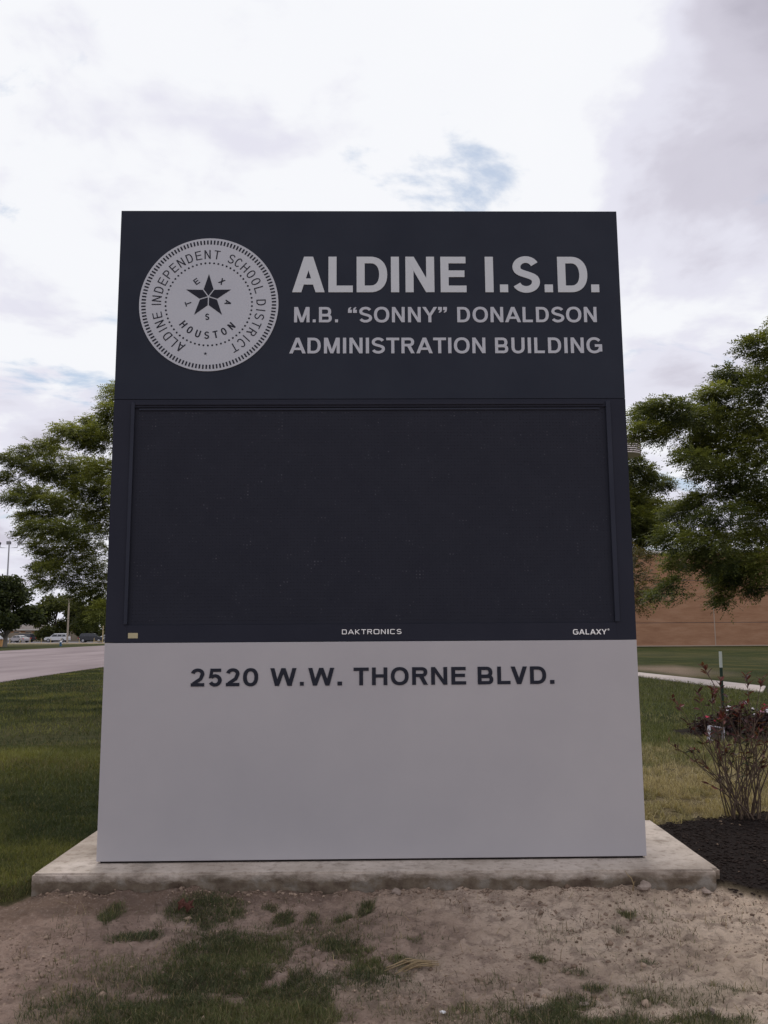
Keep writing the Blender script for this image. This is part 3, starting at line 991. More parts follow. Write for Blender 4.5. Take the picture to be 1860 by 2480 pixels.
RINGT = [('A', 211.2), ('L', 221.5), ('D', 230.6), ('I', 239.2), ('N', 246.6), ('E', 257), ('I', 269.6), ('N', 276.2), ('D', 286.6), ('E', 297), ('P', 306.8), ('E', 316.8),
         ('N', 326.6), ('D', 337), ('E', 347.4), ('N', 357.4), ('T', 7.9), ('S', 24.8), ('C', 33.6), ('H', 43), ('O', 53), ('O', 63.2), ('L', 73.4), ('D', 88.2), ('I', 97.1),
         ('S', 104.6), ('T', 114.4), ('R', 124.2), ('I', 133.2), ('C', 140.8), ('T', 149.8)]
for ch, a in RINGT:
    seal_letter(ch, a, 0.752, 0.135, 0.016 if ch == 'I' else (0.10 if ch in 'A' else 0.088), 0.125)
for ch, a in zip('HOUSTON', (229.6, 214.2, 198.2, 182.4, 166.8, 151.4, 135.0)):
    seal_letter(ch, a, 0.468, 0.108, 0.072, 0.19, True)
STX, STZ = -0.0075, 0.113


def starpt(r, ang):
    return (STX + r * math.sin(R(ang)), STZ + r * math.cos(R(ang)))


for k in range(5):
    a = 72 * k
    kite = [starpt(0.014, a), starpt(0.132, a + 36 - 3.6), starpt(0.34, a), starpt(0.132, a - 36 + 3.6)]
    flat('star_point', kite, seal)
for ch, a, rr in (('T', 250, 0.305), ('E', 322.5, 0.288), ('X', 39.5, 0.295), ('A', 108, 0.298)):
    aa = R(a)
    letter(ch, -0.035 * SR, 0.035 * SR, -0.045 * SR, 0.09 * SR, 0.19, ink, seal, 0.0012, SY, (SCX + SR * (STX + rr * math.sin(aa)), SCZ + SR * (STZ + rr * math.cos(aa)), -aa))
letter('S', -0.03 * SR, 0.03 * SR, -0.047 * SR, 0.094 * SR, 0.2, ink, seal, 0.0012, SY, (SCX + SR * (-0.018), SCZ + SR * (-0.192), 0))
flat('small_star', [(-0.033 + (0.027 if k % 2 == 0 else 0.011) * math.sin(math.pi * k / 5), -0.74 + (0.027 if k % 2 == 0 else 0.011) * math.cos(math.pi * k / 5)) for k in range(10)], seal)

# ================================================================== concrete slab
bm = bmesh.new()
SLX0, SLX1, SLY0, SLY1 = -2.14, 2.025, 5.41, 6.82
add_box(bm, SLX0, SLX1, SLY0, SLY1, 0.035, 0.1685)
vert_e = [e_ for e_ in bm.edges if abs(e_.verts[0].co.z - e_.verts[1].co.z) > 0.1 and e_.verts[0].co.x > 0]
bmesh.ops.bevel(bm, geom=vert_e, offset=0.035, segments=4, affect='EDGES')
top_e = [e_ for e_ in bm.edges if all(v.co.z > 0.16 for v in e_.verts)]
bmesh.ops.bevel(bm, geom=top_e, offset=0.012, segments=2, affect='EDGES')
for axis_, lo_, hi_, st_ in (('x', SLX0, SLX1, 0.035), ('y', SLY0, SLY1, 0.09)):
    for q in np.arange(lo_ + st_, hi_, st_):
        bmesh.ops.bisect_plane(bm, geom=bm.verts[:] + bm.edges[:] + bm.faces[:], plane_co=(q, q, 0), plane_no=(1, 0, 0) if axis_ == 'x' else (0, 1, 0))
for q in (0.05, 0.08, 0.11, 0.14):
    bmesh.ops.bisect_plane(bm, geom=bm.verts[:] + bm.edges[:] + bm.faces[:], plane_co=(0, 0, q), plane_no=(0, 0, 1))
for v in bm.verts:
    x_, y_, z_ = v.co
    k = float(fbm(np.array(x_ * 1.0 + z_ * 3), np.array(y_ + z_ * 2), 0.18, 31)) - 0.5
    if y_ < SLY0 + 0.02:
        v.co.y += k * 0.022
    if z_ > 0.15:
        v.co.z -= abs(k) * 0.006 + (0.006 * max(0, k) if y_ < SLY0 + 0.02 else 0)
    if z_ < 0.04 and abs(x_ + 0.07) < 1.85:
        v.co.z += max(0, k + 0.02) * 0.24
    if x_ > SLX1 - 0.06 or x_ < SLX0 + 0.01:
        v.co.x += k * 0.006
slab = bm_obj('concrete_slab', bm, M['slab'], smooth=False)
tag(slab, 'pale concrete slab with dirt-stained edge under the tall sign', 'slab')

# ================================================================== grass and clods
def blades(name, px, py, height, width, cols, lean=0.6, mat=None, zoff=-0.004, droop=0.5):
    n_ = len(px)
    z_ = ground_z(px, py) + zoff
    ang = rng.uniform(0, 2 * np.pi, n_)
    ln = np.abs(rng.normal(0, lean, n_)).clip(0, 1.4)
    fa = rng.uniform(0, 2 * np.pi, n_)
    base_ = np.stack([px, py, z_], -1)
    dirv = np.stack([np.cos(ang) * np.sin(ln), np.sin(ang) * np.sin(ln), np.cos(ln)], -1)
    side = np.stack([np.cos(fa), np.sin(fa), np.zeros(n_)], -1)
    H = height[:, None]
    Wd = (width / 2)[:, None]
    mid = base_ + dirv * H * 0.55
    tip = base_ + dirv * H * 0.9 + np.stack([np.cos(ang), np.sin(ang), -np.full(n_, droop)], -1) * H * 0.28 * rng.uniform(0.2, 1, (n_, 1))
    V = np.stack([base_ - side * Wd, base_ + side * Wd, mid + side * Wd * 0.75, mid - side * Wd * 0.75, tip], 1)
    b0 = np.arange(n_)[:, None] * 5
    F = np.concatenate([b0 + np.array([[0, 1, 2]]), b0 + np.array([[0, 2, 3]]), b0 + np.array([[3, 2, 4]])], 0)
    cc = np.repeat(cols[:, None, :], 5, 1)
    o = mesh_np(name, V.reshape(-1, 3), F, mat or M['grass'], cols=cc.reshape(-1, 3))
    return kind(o, 'stuff')


def tint(n_, a, b_, var=0.25, p=None):
    f = rng.random(n_) if p is None else p
    c_ = np.array(a)[None] * (1 - f[:, None]) + np.array(b_)[None] * f[:, None]
    return c_ * rng.uniform(1 - var, 1 + var, (n_, 1))


X_, Y_ = [], []
for cx_, cy_, rx_, ry_, dn_ in PATCH:
    n_ = int(math.pi * rx_ * ry_ * 42000 * dn_ ** 1.4) + 20
    a = rng.uniform(0, 2 * np.pi, n_)
    r_ = np.sqrt(rng.random(n_)) * rng.uniform(0.75, 1.7, n_)
    X_.append(cx_ + rx_ * r_ * np.cos(a))
    Y_.append(cy_ + ry_ * r_ * np.sin(a))
X_, Y_ = np.concatenate(X_), np.concatenate(Y_)
keep = patchy(X_, Y_) > 0.04 + 0.75 * rng.random(len(X_))
sx_, sy_ = rng.uniform(-1.9, 2.3, 16000), rng.uniform(3.4, 5.25, 16000)
ks = (fbm(sx_, sy_, 0.30, 171) + 0.5 * (fbm(sx_, sy_, 0.09, 172) - 0.5) + np.where(sx_ < 0.2, 0.05, -0.02) > 0.60)
X_, Y_ = np.concatenate([X_[keep], sx_[ks]]), np.concatenate([Y_[keep], sy_[ks]])
n_ = len(X_)
p_ = np.clip((fbm(X_, Y_, 0.3, 77) - 0.3) * 1.4 + rng.normal(0, 0.2, n_), 0, 1)
cl = tint(n_, (0.060, 0.074, 0.034), (0.15, 0.158, 0.062), 0.35, p_)
dead = rng.random(n_) < 0.13
cl[dead] = tint(dead.sum(), (0.2, 0.155, 0.09), (0.33, 0.27, 0.16), 0.2)
blades('sparse_grass', X_, Y_, rng.uniform(0.014, 0.05, n_) * (0.6 + 0.9 * fbm(X_, Y_, 0.08, 79)), rng.uniform(0.0016, 0.0034, n_), cl, 0.9)

# lawn beside the slab, thinning out with distance
def scatter(n_, x0, x1, y0, y1, keepf):
    x_ = rng.uniform(x0, x1, n_)
    y_ = rng.uniform(y0, y1, n_)
    k = keepf(x_, y_)
    return x_[k], y_[k]


XL, YL = scatter(110000, -4.2, -2.12, 5.2, 8.2, lambda x, y: (y > dirt_bound(x) + 0.02) & (x > -0.52 * y - 0.15) & ((x < -2.17) | (y > 6.8)))
XM, YM = scatter(70000, -6.6, -1.9, 8.2, 12.5, lambda x, y: (x > -0.52 * y - 0.15) & (x < -0.29 * y))
XG, YG = scatter(60000, -14, -6, 26, 44, lambda x, y: (x > -0.52 * y - 0.3) & (x < -0.27 * y) & (x > -12.7 - (y - 26) * 0.05))
XF, YF = scatter(60000, -13, -3, 12.5, 26, lambda x, y: (x > -0.52 * y - 0.3) & (x < -0.29 * y) & (x > -12.6))
X_ = np.concatenate([XL, XM, XF, XG])
Y_ = np.concatenate([YL, YM, YF, YG])
n_ = len(X_)
p_ = np.clip((fbm(X_, Y_, 0.9, 51) - 0.42) * 2.6 + rng.normal(0, 0.2, n_), 0, 1)
ridge_light = np.exp(-((Y_ - 10.6) / 1.3) ** 2)  # light on the grassy rise, put into the blade colour
p_ = np.clip(p_ + 0.6 * ridge_light, 0, 1)
brown = np.clip((fbm(X_, Y_, 1.1, 52) - 0.52) * 5, 0, 1) * 0.55 + 0.5 * np.exp(-((Y_ - 12.6) / 0.8) ** 2) * fbm(X_, Y_, 0.6, 53)
cl = tint(n_, (0.042, 0.056, 0.021), (0.20, 0.20, 0.058), 0.3, p_)
dead = rng.random(n_) < 0.04 + 0.45 * np.clip(brown, 0, 0.8)
cl[dead] = tint(dead.sum(), (0.12, 0.10, 0.045), (0.21, 0.17, 0.085), 0.2)
k = np.clip(Y_ / 7.0, 0.8, 5.0)
blades('lawn_grass', X_, Y_, rng.uniform(0.03, 0.065, n_) * np.minimum(k, 1.5), rng.uniform(0.003, 0.005, n_) * k, cl, 0.6)

# dry tussocky grass on the other side of the sign, greener farther off
keep_r = lambda x, y: (masks(x, y)[1] < 0.4) & (x < 0.47 * y + 0.3) & (x > 0.285 * y - 0.4) & (x > 1.8)
XA, YA = scatter(110000, 1.8, 4.6, 6.7, 9.6, keep_r)
XB, YB = scatter(80000, 2.5, 7.5, 9.6, 15, keep_r)
XC, YC = scatter(60000, 4.0, 14, 15, 30, lambda x, y: keep_r(x, y) & (x < 9.3 + (31.5 - y) * 0.10 - 0.45))
X_ = np.concatenate([XA, XB, XC])
Y_ = np.concatenate([YA, YB, YC])
kk = fbm(X_, Y_, 0.22, 87) > 0.48 - 0.2 * sstep(8, 13, Y_)
X_, Y_ = X_[kk], Y_[kk]
n_ = len(X_)
g_ = np.clip(sstep(8.0, 14.5, Y_) + (fbm(X_, Y_, 0.28, 61) - 0.46) * 1.8 + (fbm(X_, Y_, 1.6, 62) - 0.46) * 1.2 + rng.normal(0, 0.16, n_), 0, 1)
cl = tint(n_, (0.42, 0.345, 0.205), (0.115, 0.128, 0.044), 0.5, np.clip(g_ + 0.12, 0, 1))
k = np.clip(Y_ / 7.0, 0.8, 3.0)
blades('dry_grass', X_, Y_, rng.uniform(0.03, 0.085, n_) * np.minimum(k, 1.3) * (0.5 + 1.3 * fbm(X_, Y_, 0.25, 88)), rng.uniform(0.0028, 0.005, n_) * k, cl, 0.95)


def lumps(name, px, py, size, cols, mat, flat_=0.6, zoff=0.0):
    """many small irregular lumps joined into one part"""
    ico = np.array([[0, 0, 1], [0.9, 0, 0.3], [0.28, 0.85, 0.3], [-0.72, 0.53, 0.3], [-0.72, -0.53, 0.3], [0.28, -0.85, 0.3], [0.5, 0.4, -0.5], [-0.5, 0.4, -0.5], [-0.2, -0.7, -0.5], [0.6, -0.4, -0.5]])
    fc = np.array([[0, 1, 2], [0, 2, 3], [0, 3, 4], [0, 4, 5], [0, 5, 1], [1, 6, 2], [2, 7, 3], [2, 6, 7], [3, 7, 4], [4, 8, 5], [4, 7, 8], [5, 9, 1], [5, 8, 9], [1, 9, 6]])
    n_ = len(px)
    a = rng.uniform(0, 6.28, n_)
    v = ico[None] * rng.uniform(0.6, 1.3, (n_, 10, 1))
    v = v * np.stack([size, size * rng.uniform(0.5, 1, n_), size * flat_], -1)[:, None, :]
    c_, s_ = np.cos(a)[:, None], np.sin(a)[:, None]
    v = np.stack([v[..., 0] * c_ - v[..., 1] * s_, v[..., 0] * s_ + v[..., 1] * c_, v[..., 2]], -1)
    v += np.stack([px, py, ground_z(px, py) + zoff], -1)[:, None, :]
    F = (np.arange(n_)[:, None, None] * 10 + fc[None]).reshape(-1, 3)
    o = mesh_np(name, v.reshape(-1, 3), F, mat, cols=np.repeat(cols[:, None], 10, 1).reshape(-1, 3))
    return kind(o, 'stuff')


mt, t, b = principled('clod', (0.2, 0.15, 0.12), 0.95, 0.05)
at = N(t, 'ShaderNodeAttribute', attribute_name='Col')
L(t, at.outputs['Color'], b.inputs['Base Color'])
bump(t, b, noise(t, 120, 3, 0.7), 0.5, 0.004)
M['clod'] = mt
n_ = 12000
px_ = rng.uniform(-2.6, 2.7, n_)
py_ = rng.uniform(3.4, 5.5, n_)
kk = (fbm(px_, py_, 0.35, 91) > 0.44) & (py_ < dirt_bound(px_))
px_, py_ = px_[kk], py_[kk]
bx_ = rng.uniform(-2.1, 1.95, 1500)
by_ = 5.40 - np.abs(rng.normal(0, 0.05, 1500))
kk = fbm(bx_, bx_ * 0, 0.3, 12) > 0.42
px_ = np.concatenate([px_, bx_[kk]])
py_ = np.concatenate([py_, by_[kk]])
sz = np.clip(rng.lognormal(-5.3, 0.6, len(px_)), 0.002, 0.028)
lumps('soil_clods', px_, py_, sz, tint(len(px_), (0.15, 0.105, 0.078), (0.35, 0.262, 0.20), 0.2), M['clod'], 0.6)
n_ = 9000
px_ = rng.uniform(1.9, 4.6, n_)
py_ = rng.uniform(5.0, 8.2, n_)
kk = masks(px_, py_)[1] > 0.12
mulc = tint(kk.sum(), (0.022, 0.016, 0.014), (0.042, 0.031, 0.027), 0.3)
pale = rng.random(kk.sum()) < 0.008
mulc[pale] = (0.25, 0.18, 0.13)
lumps('mulch_chips', px_[kk], py_[kk], rng.uniform(0.005, 0.018, kk.sum()), mulc, M['clod'], 0.35, 0.004)
# dry stalks lying on the dirt
n_ = 420
px_ = rng.uniform(-1.9, 2.4, n_)
py_ = rng.uniform(3.5, 5.3, n_)
blades('dead_stalks', px_, py_, rng.uniform(0.03, 0.11, n_), rng.uniform(0.002, 0.004, n_), tint(n_, (0.16, 0.115, 0.075), (0.42, 0.33, 0.2), 0.2), 1.5, zoff=0.006, droop=0.0)
n_ = 6000
px_ = rng.uniform(-1.9, 2.4, n_)
py_ = rng.uniform(3.5, 5.3, n_)
kk = fbm(px_, py_, 0.20, 123) + 0.4 * (fbm(px_, py_, 0.06, 124) - 0.5) > 0.59
px_, py_ = px_[kk], py_[kk]
n_ = len(px_)
blades('root_fibres', px_, py_, rng.uniform(0.02, 0.06, n_), rng.uniform(0.002, 0.004, n_), tint(n_, (0.05, 0.040, 0.028), (0.14, 0.11, 0.07), 0.3), 1.35, zoff=0.003, droop=0.1)


def gz1(x, y):
    return float(ground_z(np.array([x]), np.array([y]))[0])


def rockmesh(name, loc, size, mat, seed, sub=2, parent=None):
    bm = bmesh.new()
    bmesh.ops.create_icosphere(bm, subdivisions=sub, radius=1.0)
    rr = random.Random(seed)
    offs = [Vector((rr.uniform(-1, 1), rr.uniform(-1, 1), rr.uniform(-1, 1))).normalized() for _ in range(7)]
    for v in bm.verts:
        q = v.co.normalized()
        k = 1.0
        for o_ in offs:
            k -= max(0, q.dot(o_) - 0.62) * 1.0
        v.co = Vector((q.x * size[0] * k, q.y * size[1] * k, q.z * size[2] * k))
    o = bm_obj(name, bm, mat, parent)
    o.location = loc
    return o


stones = [(1.53, 5.35, 0.042, 'squarish tan stone leaning on the slab edge beside a pale curled twig'),
          (1.90, 5.33, 0.030, 'pale stone at the rounded corner of the slab'),
          (1.36, 3.86, 0.022, 'rounded pale stone in the sparse grass opposite the grey panel'),
          (0.62, 3.97, 0.018, 'small pale stone at the rim of the grassy patch in the bare dirt'),
          (0.86, 3.99, 0.020, 'flat light stone half hidden among short grass tufts'),
          (0.05, 5.33, 0.034, 'broken flat clod lifted against the slab edge below the street address')]
for i, (x_, y_, r_, lb) in enumerate(stones):
    tag(rockmesh('stone', (x_, y_, gz1(x_, y_) + r_ * 0.45), (r_ * 1.15, r_, r_ * 0.75), M['stone'], 40 + i, 2), lb, 'stone')

# pale twig, red scrap, dead straw bundle, foil
T = Tubes()
z_ = gz1(1.47, 5.36)
T.add([(1.47, 5.36, z_), (1.475, 5.355, z_ + 0.04), (1.462, 5.35, z_ + 0.075), (1.44, 5.345, z_ + 0.095), (1.425, 5.345, z_ + 0.12)], [0.004, 0.004, 0.0035, 0.003, 0.0015], 6)
T.add([(1.475, 5.355, z_ + 0.045), (1.485, 5.35, z_ + 0.06)], [0.003, 0.001], 5)
tag(T.build('twig', M['straw']), 'pale curled twig standing against the slab edge', 'twig')
bm = bmesh.new()
bmesh.ops.create_grid(bm, x_segments=9, y_segments=7, size=0.5)
for v in bm.verts:
    v.co = Vector((v.co.x * 0.085, v.co.y * 0.06, 0.02 * math.sin(v.co.x * 11) * math.cos(v.co.y * 8) + random.uniform(-0.012, 0.012)))
bmesh.ops.solidify(bm, geom=bm.faces[:], thickness=0.0015)
o = bm_obj('paper_scrap', bm, M['red_scrap'])
o.location = (-1.14, 5.10, gz1(-1.14, 5.10) + 0.045)
o.rotation_euler = (0.5, 0.2, 0.4)
tag(o, 'crumpled dark red scrap caught in a grass tuft', 'litter')
bun = empty('straw_bundle', (0.13, 4.38, gz1(0.13, 4.38) + 0.012), 0.25)
tag(bun, 'bundle of dry yellow straw lying at the edge of the grass', 'straw')
for k in range(14):
    T = Tubes()
    x0 = random.uniform(-0.15, -0.02)
    x1 = random.uniform(0.02, 0.13)
    yo = random.uniform(-0.035, 0.035)
    zo = random.uniform(0, 0.02)
    T.add([(x0, yo - 0.02, zo), ((x0 + x1) / 2, yo + random.uniform(0, 0.02), zo + 0.012), (x1, yo + random.uniform(-0.03, 0.03), zo)], [0.002, 0.0032, 0.002], 5)
    T.build('stalk', M['straw'], bun)
bm = bmesh.new()
bmesh.ops.create_grid(bm, x_segments=6, y_segments=4, size=0.5)
for v in bm.verts:
    v.co = Vector((v.co.x * 0.03, v.co.y * 0.010, 0.005 * math.sin(v.co.x * 9 + v.co.y * 4) + random.uniform(-0.003, 0.003)))
bmesh.ops.solidify(bm, geom=bm.faces[:], thickness=0.0006)
o = bm_obj('foil_scrap', bm, M['foil'])
o.location = (0.235, 3.885, gz1(0.235, 3.885) + 0.012)
o.rotation_euler = (0.3, 0.3, 0.5)
tag(o, 'tiny shiny white foil scrap lying on bare dirt', 'litter')

# ================================================================== red-tipped shrub
shr = empty('red_tip_shrub', (3.0, 7.42, gz1(3.0, 7.42)))
tag(shr, 'leggy shrub with bare stems and burgundy leaf tips rising from dark mulch', 'shrub')
lv, lf = [], []
for i, (t_, w_) in enumerate(((0, 0.0), (0.25, 0.8), (0.55, 1.0), (0.82, 0.6), (1.0, 0.0))):
    lv += [(-0.5 * w_ * 0.36, t_, 0.05 * w_), (0, t_, -0.02 + -0.12 * (t_ - 0.5) ** 2), (0.5 * w_ * 0.36, t_, 0.05 * w_)]
for i in range(4):
    for k in (0, 1):
        a = i * 3 + k
        lf.append((a, a + 1, a + 4, a + 3))
leaf_meshes = []
for c_ in ((0.10, 0.030, 0.032), (0.15, 0.042, 0.038), (0.055, 0.02, 0.024), (0.125, 0.06, 0.034), (0.045, 0.05, 0.022), (0.17, 0.05, 0.042)):
    me = bpy.data.meshes.new('leaf')
    me.from_pydata(lv, [], lf)
    a_ = me.color_attributes.new('Col', 'FLOAT_COLOR', 'POINT')
    a_.data.foreach_set('color', np.tile(np.array([*c_, 1], np.float32), len(lv)))
    me.materials.append(M['shrubleaf'])
    leaf_meshes.append(me)
leafn = 0


def put_leaf(pos, d, size, stem, tone):
    global leafn
    o = bpy.data.objects.new('leaf', leaf_meshes[tone])
    C.objects.link(o)
    o.parent = stem
    d = d.normalized()
    sd = d.cross(Vector((0, 0, 1)))
    sd = sd.normalized() if sd.length > 1e-4 else Vector((1, 0, 0))
    nn = sd.cross(d)
    m_ = Matrix((sd, d, nn)).transposed().to_4x4() @ Matrix.Rotation(random.uniform(-0.8, 0.8), 4, 'Y') @ Matrix.Scale(size, 4)
    m_.translation = pos
    o.matrix_local = m_
    leafn += 1


tips = [(-0.28, 0.0, 1.26), (-0.54, 0.06, 0.98), (-0.36, -0.08, 1.04), (-0.12, 0.05, 1.16), (0.06, -0.05, 1.18), (0.23, 0.02, 1.15), (0.36, 0.05, 1.05), (0.16, 0.14, 1.02), (-0.03, -0.12, 0.93),
        (-0.42, 0.1, 0.58), (-0.22, -0.1, 0.62), (0.30, -0.08, 0.86), (0.42, 0.08, 0.72), (0.48, -0.02, 1.1), (-0.10, 0.16, 0.84), (0.10, -0.16, 0.74), (-0.18, 0.1, 1.02), (0.52, 0.1, 0.95),
        (-0.34, -0.14, 0.30), (0.02, 0.1, 0.66), (0.2, -0.15, 0.5), (-0.62, -0.05, 0.62)]
tips += [(a * 0.9 + random.uniform(-0.08, 0.08), b_ + random.uniform(-0.12, 0.12), c_ * random.uniform(0.72, 0.92)) for a, b_, c_ in tips[:14]]
for ti, (tx, ty, tz) in enumerate(tips):
    tip = Vector((tx, ty, tz))
    b0 = Vector((random.uniform(-0.13, 0.13), random.uniform(-0.09, 0.09), -0.03))
    ctl = Vector((b0.x * 1.5 + tx * 0.22, b0.y + ty * 0.3, tz * 0.42)) + Vector((random.uniform(-0.04, 0.04), random.uniform(-0.03, 0.03), 0))
    path = []
    for i in range(9):
        q = i / 8
        p = b0 * (1 - q) ** 2 + ctl * 2 * q * (1 - q) + tip * q * q
        path.append(p + Vector((random.uniform(-1, 1), random.uniform(-1, 1), 0)) * 0.006 * (q > 0))
    T = Tubes()
    r0 = 0.0075 if ti % 3 == 0 else 0.0055
    T.add(path, [r0 * (1 - 0.62 * i / 8) for i in range(9)], 6)
    side_paths = []
    for k in range(random.choice((2, 3, 3))):
        q = random.randint(4, 6)
        d = Vector((random.uniform(-1, 1), random.uniform(-0.6, 0.6), random.uniform(0.6, 1.4))).normalized() * random.uniform(0.09, 0.2)
        T.add([path[q], path[q] + d * 0.5 + Vector((0, 0, -0.01)), path[q] + d], [0.0035, 0.003, 0.0018], 5)
        side_paths.append(path[q] + d)
    st = T.build('stem', M['stem'], shr)
    up_dir = (path[8] - path[6]).normalized()
    nl = random.randint(8, 11) if tz > 0.8 else random.randint(4, 6)
    for k in range(nl):
        a = k * 2.4 + random.random()
        rad = Vector((math.cos(a), math.sin(a), 0))
        put_leaf(path[8] - up_dir * random.uniform(0, 0.13), rad * random.uniform(0.5, 1.0) + up_dir * random.uniform(0.3, 1.1), random.uniform(0.042, 0.07), st, random.choice((0, 0, 1, 2, 2, 3, 5)))
    for sp_ in side_paths:
        for k in range(random.randint(2, 3)):
            a = random.uniform(0, 6.28)
            put_leaf(sp_, Vector((math.cos(a), math.sin(a), random.uniform(0.1, 0.9))), random.uniform(0.04, 0.07), st, random.choice((0, 2, 3, 4, 4)))
    for k in range(random.randint(0, 2)):
        q = random.randint(3, 7)
        a = random.uniform(0, 6.28)
        put_leaf(path[q], Vector((math.cos(a), math.sin(a), 0.4)), random.uniform(0.035, 0.06), st, random.choice((2, 3, 4)))

# ================================================================== flower bed plants, open box, boulder
def leaf_cloud(centers, radii, n_per, size, ca, cb, seed, droop=0.2, aspect=0.45, shell=0.5):
    """loose leaves (single rhombs) through ellipsoids"""
    g = np.random.default_rng(seed)
    P, Cc = [], []
    for (c_, r_, k) in zip(centers, radii, n_per):
        u = g.normal(size=(k, 3))
        u /= np.linalg.norm(u, axis=1)[:, None]
        rr = g.random(k) ** shell
        P.append(np.array(c_) + u * rr[:, None] * np.array(r_))
    P = np.concatenate(P)
    n_ = len(P)
    d = g.normal(size=(n_, 3))
    d[:, 2] = d[:, 2] * 0.6 - droop
    d /= np.linalg.norm(d, axis=1)[:, None]
    s_ = np.cross(d, g.normal(size=(n_, 3)))
    s_ /= np.linalg.norm(s_, axis=1)[:, None]
    sz_ = (size * g.uniform(0.6, 1.3, n_))[:, None]
    V = np.stack([P, P + d * sz_ * 0.5 + s_ * sz_ * aspect / 2, P + d * sz_, P + d * sz_ * 0.5 - s_ * sz_ * aspect / 2], 1)
    f = g.random(n_)[:, None]
    c_ = (np.array(ca) * (1 - f) + np.array(cb) * f) * g.uniform(0.75, 1.25, (n_, 1))
    return V.reshape(-1, 3), np.arange(n_ * 4).reshape(-1, 4), np.repeat(c_[:, None], 4, 1).reshape(-1, 3)


bed = [(4.95, 13.25, 0.30, 'low dark plant with white and red flowers beside the tipped white box', 'petal_red', 'petal_white'),
       (5.42, 13.55, 0.42, 'bushy maroon plant with white flowers at the middle of the flower bed', 'petal_white', 'petal_pink'),
       (5.68, 13.15, 0.34, 'dark plant with a cluster of pink flowers in the flower bed', 'petal_pink', 'petal_white'),
       (6.15, 13.7, 0.42, 'dark maroon plant with few red flowers near the grey boulder', 'petal_red', 'petal_red'),
       (6.65, 13.4, 0.38, 'flowering plant with pale blossoms close against the grey boulder', 'petal_white', 'petal_pink')]
for i, (x_, y_, h_, lb, pa, pb) in enumerate(bed):
    g0 = gz1(x_, y_)
    pl = empty('flowering_plant', (x_, y_, g0))
    tag(pl, lb, 'flower')
    V, F, cc = leaf_cloud([(0, 0, h_ * 0.45), (0.12, 0.05, h_ * 0.4), (-0.14, 0, h_ * 0.35)], [(0.24, 0.2, h_ * 0.5)] * 3, [420, 260, 260], 0.06, (0.018, 0.014, 0.014), (0.06, 0.022, 0.024), 300 + i, 0.0, 0.5)
    fo = mesh_np('foliage', V, F, M['shrubleaf'], pl, cols=cc)
    T = Tubes()
    for k in range(5):
        T.add([(0, 0, -0.02), (random.uniform(-0.1, 0.1), random.uniform(-0.08, 0.08), h_ * 0.7)], [0.006, 0.003], 5)
    T.build('stem', M['stem'], pl)
    for k in range(7):
        cx_, cy_, cz_ = random.uniform(-0.25, 0.25), random.uniform(-0.22, 0.05), h_ * random.uniform(0.62, 1.05)
        bm = bmesh.new()
        npet = 6
        for q in range(npet):
            a = q * 2 * math.pi / npet + random.random() * 0.4
            r_ = random.uniform(0.035, 0.06)
            d1 = Vector((math.cos(a), math.sin(a) * 0.7 - 0.25, 0.35)).normalized()
            s1 = Vector((-math.sin(a), math.cos(a), 0.2)).normalized()
            c0 = Vector((cx_, cy_, cz_))
            bm.faces.new([bm.verts.new(c0), bm.verts.new(c0 + d1 * r_ * 0.6 + s1 * r_ * 0.32), bm.verts.new(c0 + d1 * r_), bm.verts.new(c0 + d1 * r_ * 0.6 - s1 * r_ * 0.32)])
        bm_obj('blossom', bm, M[random.choice((pa, pa, pb))], pl)

bx = empty('open_box', (4.72, 12.55, gz1(4.72, 12.55) + 0.015), R(-22))
bx.rotation_euler = (R(-12), R(10), R(-2))
tag(bx, 'small white open box lying tipped on the grass by the flower bed', 'box')
s_ = 0.105
box('side_panel', -s_, -s_ + 0.012, -0.05, 0.05, 0, 2 * s_, M['box_white'], bx)
box('side_panel', s_ - 0.012, s_, -0.05, 0.05, 0, 2 * s_, M['box_white'], bx)
box('top_panel', -s_ + 0.0125, s_ - 0.0125, -0.05, 0.05, 2 * s_ - 0.012, 2 * s_, M['box_white'], bx)
box('bottom_panel', -s_ + 0.0125, s_ - 0.0125, -0.05, 0.05, 0, 0.012, M['box_white'], bx)
box('back_panel', -s_ + 0.0125, s_ - 0.0125, 0.03, 0.0495, 0.0125, 2 * s_ - 0.0125, M['box_inner'], bx)
tag(rockmesh('boulder', (8.32, 17.4, 0.2), (0.68, 0.5, 0.72), M['rock'], 77, 3), 'grey rounded boulder at the end of the footpath', 'rock')

# metal fence post with white tip
tp = empty('fence_post', (6.96, 18.0, 0.0))
tp.rotation_euler = (0, R(1.0), 0)
tag(tp, 'slim green metal fence post with white painted tip standing alone on the lawn', 'post')


def tee(z0, z1):
    bm = bmesh.new()
    add_box(bm, -0.030, 0.030, -0.006, 0.006, z0, z1)
    add_box(bm, -0.0045, 0.0045, 0.0062, 0.045, z0, z1)
    return bm


bm = tee(-0.2, 0.83)
for k in range(14):
    add_box(bm, -0.006, 0.006, -0.014, -0.0062, 0.06 * k, 0.06 * k + 0.02)
bm_obj('post_shaft', bm, M['post_green'], tp)
bm_obj('post_tip', tee(0.831, 1.16), M['post_white'], tp)

# ================================================================== trees
SPRAY = []
_n = 11
for k in range(_n):
    t_ = 0.12 + 0.88 * k / (_n - 1)
    sgn = 1 if k % 2 else -1
    SPRAY.append((t_, sgn if k < _n - 1 else 0))


